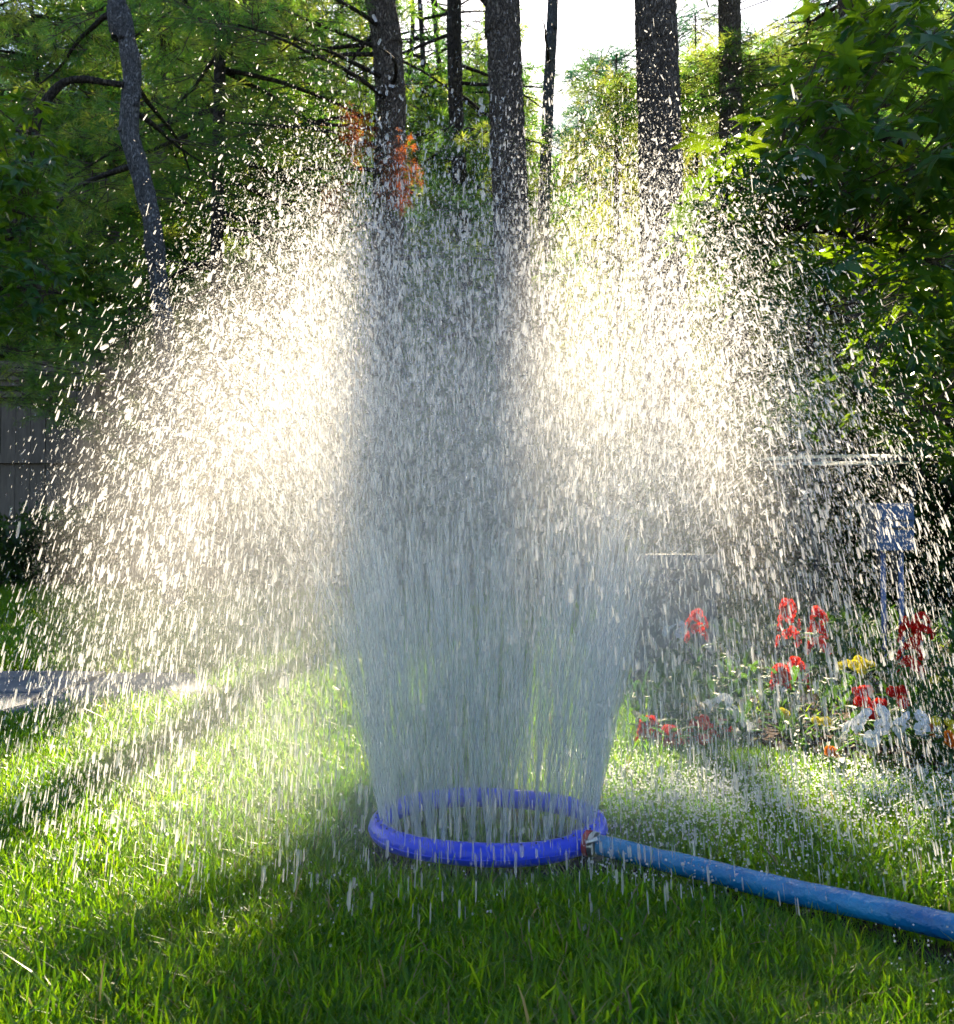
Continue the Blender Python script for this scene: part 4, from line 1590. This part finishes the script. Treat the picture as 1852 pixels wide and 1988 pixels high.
prism(MB(), rrect(hw, 0.14, 0.03), [(0, 0.88), (0.02, 0.9), (zt - 0.05, 0.97)]).build('bin_body', M_GREY, binr)
bevel(prism(MB(), rrect(hw * 1.04, 0.148, 0.04), [(zt - 0.048, 1.0), (zt - 0.012, 1.0), (zt, 0.95)]).build('bin_lid', M_GREY, binr), 0.004)
MB().tube(smooth_path([(-hw * 0.6, -0.15, zt - 0.09), (-hw * 0.3, -0.175, zt - 0.075), (0.2 * hw, -0.175, zt - 0.085), (0.5 * hw, -0.15, zt - 0.11)]), 0.006, 8).build('handle', M_GREY, binr, smooth=True)

# outdoor box on two pipes
M_BOX = plain('box_enamel', (0.03, 0.09, 0.22), (0.05, 0.13, 0.28), 0.4, 9, 0.5, 0.05, 60)
M_BOXS = plain('box_side', (0.16, 0.14, 0.13), (0.2, 0.18, 0.17), 0.6, 9)
oY = 3.0
c0, c1 = P(1702, 1068, oY), P(1773, 976, oY)
bx = empty('outlet_box', ((c0[0] + c1[0]) / 2, oY, 0), 'blue-grey outdoor outlet box raised on two thin pipes beside the red flowers', 'electrical box')
hw2 = (c1[0] - c0[0]) / 2
bevel(MB().box((-hw2 - 0.018, 0.008, c0[2]), (hw2, 0.075, c1[2])).build('housing', M_BOXS, bx), 0.003)
bevel(MB().box((-hw2, -0.006, c0[2] - 0.002), (hw2, 0.0055, c1[2] - 0.003)).build('front_cover', M_BOX, bx), 0.003)
bevel(MB().box((-hw2 + 0.01, -0.019, (c0[2] + c1[2]) / 2 + 0.018), (hw2 - 0.004, -0.008, (c0[2] + c1[2]) / 2 + 0.030)).build('hinge_rib', M_BOX, bx), 0.002)
MB().box((-hw2 + 0.025, -0.0085, (c0[2] + c1[2]) / 2 - 0.009), (hw2 - 0.004, -0.0062, (c0[2] + c1[2]) / 2 - 0.003)).build('slot', M_DARK, bx)
M_PIPE = plain('painted_pipe', (0.08, 0.13, 0.30), (0.12, 0.18, 0.36), 0.4, 9)
for px in (1722, 1757):
    q = P(px, 1100, oY)
    MB().tube([(q[0] - bx.location.x, 0.03, -0.02), (q[0] - bx.location.x, 0.03, c0[2])], 0.0075, 12).build('pipe', M_PIPE, bx, smooth=True)

# ------------------------------------------------------------------ flowers
def petal_mat(name, c, t, rough=0.5):
    return leaf_mat(name, [c, tuple(min(1, x * 1.25) for x in c)], [t, tuple(min(1, x * 1.15) for x in t)], 0.42, rough, 0.3, 20)


M_PW = petal_mat('white_petal', (0.80, 0.82, 0.86), (0.80, 0.80, 0.82))
M_PR = petal_mat('red_petal', (0.55, 0.012, 0.008), (0.95, 0.06, 0.015))
M_PO = petal_mat('orange_petal', (0.70, 0.16, 0.01), (0.95, 0.35, 0.02))
M_PY = petal_mat('yellow_petal', (0.62, 0.50, 0.02), (0.9, 0.8, 0.05))
M_STEM = leaf_mat('flower_stem', [(0.03, 0.09, 0.02), (0.05, 0.11, 0.02)], [(0.2, 0.4, 0.03), (0.3, 0.5, 0.04)], 0.3)
M_FLEAF = leaf_mat('flower_leaf', [(0.015, 0.06, 0.02), (0.025, 0.08, 0.02)], [(0.10, 0.30, 0.02), (0.2, 0.42, 0.03)], 0.35)


def floret(seed, n=5, r=0.015, w=0.9, cup=0.15, rings=1):
    rr = random.Random(seed)
    mb = MB()
    for k in range(rings):
        rk = r * (1 - 0.28 * k)
        for i in range(n):
            a = 2 * PI * i / n + k * 0.4 + rr.uniform(-0.08, 0.08)
            ca, sa = math.cos(a), math.sin(a)
            pw_ = w * rk * math.sin(PI / n) * 1.1
            zc = cup * rk + k * 0.003
            pts = [(0.06 * rk, 0, k * 0.002), (0.55 * rk, pw_, zc + rr.uniform(-.1, .1) * rk), (0.92 * rk, pw_ * 0.75, zc * 1.3), (1.0 * rk, 0, zc * 0.9 + rr.uniform(-.15, .15) * rk), (0.92 * rk, -pw_ * 0.75, zc * 1.3), (0.55 * rk, -pw_, zc)]
            mb.add([(x * ca - y * sa, x * sa + y * ca, z) for x, y, z in pts], [(0, 1, 2, 3, 4, 5)], 0)
    return mb


def lance_leaf(L=0.07, W=0.018):
    mb = MB()
    v = [(0, 0, 0)]
    for t, k in ((0.3, 0.8), (0.6, 1.0), (0.85, 0.55)):
        z = 0.25 * L * t * (1 - t) * 2
        v += [(L * t, W / 2 * k, z + 0.003), (L * t, 0, z), (L * t, -W / 2 * k, z + 0.003)]
    v.append((L, 0, -0.01))
    f = [(0, 2, 1), (0, 3, 2), (1, 2, 5, 4), (2, 3, 6, 5), (4, 5, 8, 7), (5, 6, 9, 8), (7, 8, 10), (8, 9, 10)]
    mb.add(v, f)
    return mb


def mesh_of(mb, name, mt):
    me = mb.mesh(name)
    for m in (mt if isinstance(mt, list) else [mt]):
        me.materials.append(m)
    return me


ME_LEAF = mesh_of(lance_leaf(), 'leaf', M_FLEAF)
def eyed(i):
    f = floret(i, 5, 0.0165, 0.86, 0.22)
    f.tube([(0, 0, 0.0005), (0, 0, 0.0028)], [0.0022, 0.0012], 6, 1)
    return f


M_EYE = plain('flower_eye', (0.35, 0.30, 0.06), (0.25, 0.22, 0.05), 0.6)
ME_W = [mesh_of(eyed(i), 'blossom', [M_PW, M_EYE]) for i in range(4)]
ME_R = [mesh_of(floret(10 + i, 4, 0.012, 1.0, 0.5, 2), 'blossom', M_PR) for i in range(3)]
ME_O = [mesh_of(floret(20 + i, 9, 0.017, 1.1, 0.35, 4), 'blossom', M_PO) for i in range(2)]
ME_Y = [mesh_of(floret(30 + i, 7, 0.014, 1.0, 0.2, 2), 'blossom', M_PY) for i in range(2)]


def inst(name, me, parent, loc, rot, s=1.0):
    o = bpy.data.objects.new(name, me)
    link(o, parent)
    o.location = loc
    o.rotation_euler = rot
    o.scale = (s,) * 3
    return o


def stem_leaves(root, h, n, r, lean=0.0, size=1.0):
    MB().tube(smooth_path([(0, 0, -0.01), (lean * 0.3, 0, h * 0.5), (lean, 0, h)]), 0.0022, 6).build('stem', M_STEM, root, smooth=True)
    for i in range(n):
        t = r.uniform(0.05, 0.85)
        a = r.uniform(0, 2 * PI)
        inst('leaf', ME_LEAF, root, (lean * t * t, 0, h * t), (0, r.uniform(-0.7, 0.0), a), size * r.uniform(0.7, 1.2))


def spike(px, py_top, py_bot, Y, seed, label, wpx=46):
    top = P(px, py_top, Y)
    bot = P(px, py_bot, Y)
    root = empty('red_salvia', (top[0], Y, 0), label, 'flower', 'red flower spikes in the bed')
    r = random.Random(seed)
    stem_leaves(root, top[2] - 0.005, 9, r)
    R_ = wpx / 2 / FPX * Y
    n = max(8, int((top[2] - bot[2]) / 0.009))
    for i in range(n):
        t = i / (n - 1)
        z = bot[2] + (top[2] - bot[2]) * t
        for k in range(2):
            a = i * 2.4 + k * PI + r.uniform(-0.4, 0.4)
            rad_ = R_ * (1 - 0.6 * t ** 2) * r.uniform(0.5, 0.85)
            d = Vector((math.cos(a), math.sin(a), 0.25))
            inst('blossom', r.choice(ME_R), root, (math.cos(a) * rad_, math.sin(a) * rad_, z), d.to_track_quat('Z', 'Y').to_euler(), r.uniform(0.75, 1.15))
    return root


spike(1767, 1205, 1308, 2.35, 1, 'bright red flower spike nearest the right edge, beside the outlet box pipes', 50)
spike(1790, 1195, 1235, 2.7, 2, 'small dark red flower head above the brightest red spike', 40)
spike(1530, 1170, 1250, 2.6, 3, 'tall dark red flower spike left of the outlet box')
spike(1588, 1185, 1265, 2.7, 4, 'dark red flower spike between the outlet box and the tallest red spike')
spike(1545, 1285, 1335, 2.4, 5, 'short red flower spike below the tall dark red one', 50)
spike(1515, 1300, 1330, 2.2, 6, 'tiny red flower spike low in the middle of the bed', 26)
spike(1352, 1192, 1240, 2.7, 7, 'pale red flower spike showing faintly through the spray', 50)
spike(1360, 1400, 1445, 2.0, 8, 'red flower spike low at the lawn edge, right of the red arching row', 64)
spike(1402, 1405, 1450, 2.05, 9, 'small crimson flower spike at the lawn edge beside the white phlox', 36)
spike(1260, 1400, 1440, 2.0, 10, 'red flower spike leftmost at the lawn edge', 50)
spike(1300, 1420, 1450, 1.95, 11, 'faint red flower spike just right of the leftmost one', 46)


def phlox(px, py, Y, n, spread, seed, label, s=1.0, dome=0.5, name='white_phlox'):
    c = P(px, py, Y)
    root = empty(name, (c[0], Y, 0), label, 'flower', 'white flowers in the bed')
    r = random.Random(seed)
    stem_leaves(root, c[2] - 0.02, 10, r)
    for i in range(n):
        a = i * 2.4
        q = math.sqrt((i + 0.5) / n) * spread
        x_, y_ = q * math.cos(a), q * math.sin(a) * 0.85
        z_ = c[2] - dome * q * q / spread + r.uniform(-0.005, 0.005) + (0.35 * y_ if y_ < 0 else 0)
        d = Vector((x_ * 1.6 + r.gauss(0, 0.012), -spread * 0.55 + y_ * 1.8, spread * 0.55))
        inst('blossom', r.choice(ME_W), root, (x_, y_, z_), (d.to_track_quat('Z', 'Y') @ Matrix.Rotation(r.uniform(0, 6), 3, 'Z').to_quaternion()).to_euler(), s * r.uniform(0.85, 1.15))
        MB().tube([(0, 0, c[2] - 0.035), (x_ * 0.9, y_ * 0.9, z_ - 0.002)], 0.0009, 4, cap=False).build('flower_stalk', M_STEM, root)
    return root


phlox(1700, 1388, 1.80, 10, 0.048, 1, 'white five-petalled flower cluster at the right, in front of the red blooms', 0.88, 0.6)
phlox(1778, 1394, 1.78, 7, 0.036, 2, 'white five-petalled flower cluster nearest the right edge', 0.85, 0.6)
phlox(1398, 1365, 2.15, 7, 0.034, 3, 'blurred white flower cluster behind falling drops in the middle of the bed')
phlox(1440, 1410, 2.05, 5, 0.026, 4, 'small drooping white flower cluster right of the crimson spike')
phlox(1316, 1215, 2.9, 5, 0.034, 5, 'pale white flower cluster beside the bin behind the spray')
phlox(1512, 1325, 2.3, 3, 0.016, 6, 'tiny white flower pair beside the short red spike')


def bunch(px, py, Y, meshes, n, spread, seed, label, name, cat='flower', s=1.0, group=None):
    c = P(px, py, Y)
    root = empty(name, (c[0], Y, 0), label, cat, group)
    r = random.Random(seed)
    stem_leaves(root, c[2] - 0.005, 8, r)
    for i in range(n):
        a = r.uniform(0, 2 * PI)
        q = spread * math.sqrt(r.random()) if n > 1 else 0
        x_, y_, z_ = q * math.cos(a), q * math.sin(a) * 0.6, c[2] + r.uniform(-0.6, 0.6) * spread
        d = Vector((r.uniform(-0.6, 0.6), -0.9, r.uniform(0.3, 1.1)))
        inst('blossom', r.choice(meshes), root, (x_, y_, z_), d.to_track_quat('Z', 'Y').to_euler(), s * r.uniform(0.8, 1.15))
    return root


bunch(1710, 1362, 1.92, ME_R, 12, 0.045, 1, 'cluster of red-orange blooms just behind the large white flowers', 'red_zinnia', s=1.0)
bunch(1665, 1300, 2.2, ME_Y, 9, 0.035, 2, 'yellow flower spray in the middle right of the bed', 'yellow_loosestrife', s=0.8)
bunch(1525, 1390, 2.05, ME_Y, 3, 0.012, 3, 'single soft yellow flower head in the middle of the bed', 'yellow_daisy', s=1.1)
bunch(1592, 1402, 2.0, ME_Y, 2, 0.012, 4, 'small yellow flower left of the large white cluster', 'yellow_daisy', s=0.8)
bunch(1612, 1463, 1.78, ME_O, 1, 0.0, 5, 'orange marigold at the front of the bed', 'marigold', s=0.9)
bunch(1843, 1440, 1.72, ME_O, 2, 0.014, 6, 'orange marigold at the right edge of the picture', 'marigold', s=1.0)
bunch(1812, 1418, 1.8, ME_O, 1, 0.0, 7, 'small orange marigold just right of the white flowers', 'marigold', s=0.7)
bunch(1830, 1405, 1.76, ME_Y, 5, 0.03, 8, 'yellow blooms at the right edge above the orange marigold', 'yellow_daisy', s=0.6)
bunch(1830, 1310, 2.2, ME_Y, 4, 0.03, 9, 'yellow blooms at the right edge below the brightest red spike', 'yellow_daisy', s=0.6)

# low planting in the bed
bedl = []
for i in range(850):
    while True:
        x_, y_ = random.uniform(0.30, 3.2), random.uniform(1.55, 5.6)
        if in_poly(np.array([x_]), np.array([y_]), bed_xy)[0] and random.random() < (0.35 if y_ < 1.75 else 1): break
    bedl.append((x_, y_, 0.0))
bedl = np.array(bedl)
m_ = len(bedl)


def bed_clump(seed):
    r = random.Random(seed)
    mb = MB()
    lv, lf, _ = lance_leaf(0.07, 0.020).arr()
    for i in range(16):
        a, el = r.uniform(0, 2 * PI), r.uniform(-0.2, 1.2)
        s = r.uniform(0.5, 1.2)
        q = Matrix.Rotation(a, 3, 'Z') @ Matrix.Rotation(-el, 3, 'Y')
        vv = (lv * s) @ np.array(q).T + np.array([r.uniform(-.02, .02), r.uniform(-.02, .02), r.uniform(0, 0.08)])
        mb.add(vv, lf, 0)
    return mb.arr()


BED_V = [bed_clump(i) for i in range(4)] + [blade_clump(400 + i, 14, 0.02, (0.10, 0.2), (0.003, 0.006), 0.0) for i in range(2)]
tag(scatter('ground_cover', BED_V, bedl, np.stack([np.zeros(m_), np.zeros(m_), rng.uniform(0, 6, m_)], 1), rng.uniform(0.55, 1.1, m_), rng.choice([0, 1, 2, 3, 4, 5], m_, p=[.21, .21, .21, .21, .08, .08]), [M_FLEAF, M_STEM]), 'low leafy planting between the flowers', kind='stuff')
# mulch chips at the bed edge
cm = MB().box((-0.012, -0.003, -0.002), (0.012, 0.003, 0.002)).arr()
n = 1400
x_ = rng.uniform(0.5, 1.4, n)
y_ = rng.uniform(1.5, 2.2, n)
ok = in_poly(x_, y_, bed_xy)
cp = np.stack([x_, y_, np.full(n, 0.017)], 1)[ok]
tag(scatter('mulch_chips', [cm], cp, rng.uniform(-0.5, 0.5, (len(cp), 3)) + np.array([[0, 0, 1]]) * rng.uniform(0, 6, (len(cp), 1)), rng.uniform(0.5, 1.5, len(cp)), np.zeros(len(cp), int), [M_MULCH]), 'brown mulch chips along the bed edge', kind='stuff')
for o in bpy.data.objects:
    if o.parent is None and o.name.split('.')[0] == 'grass':
        o['label'] = 'short wet lawn grass, near and far'
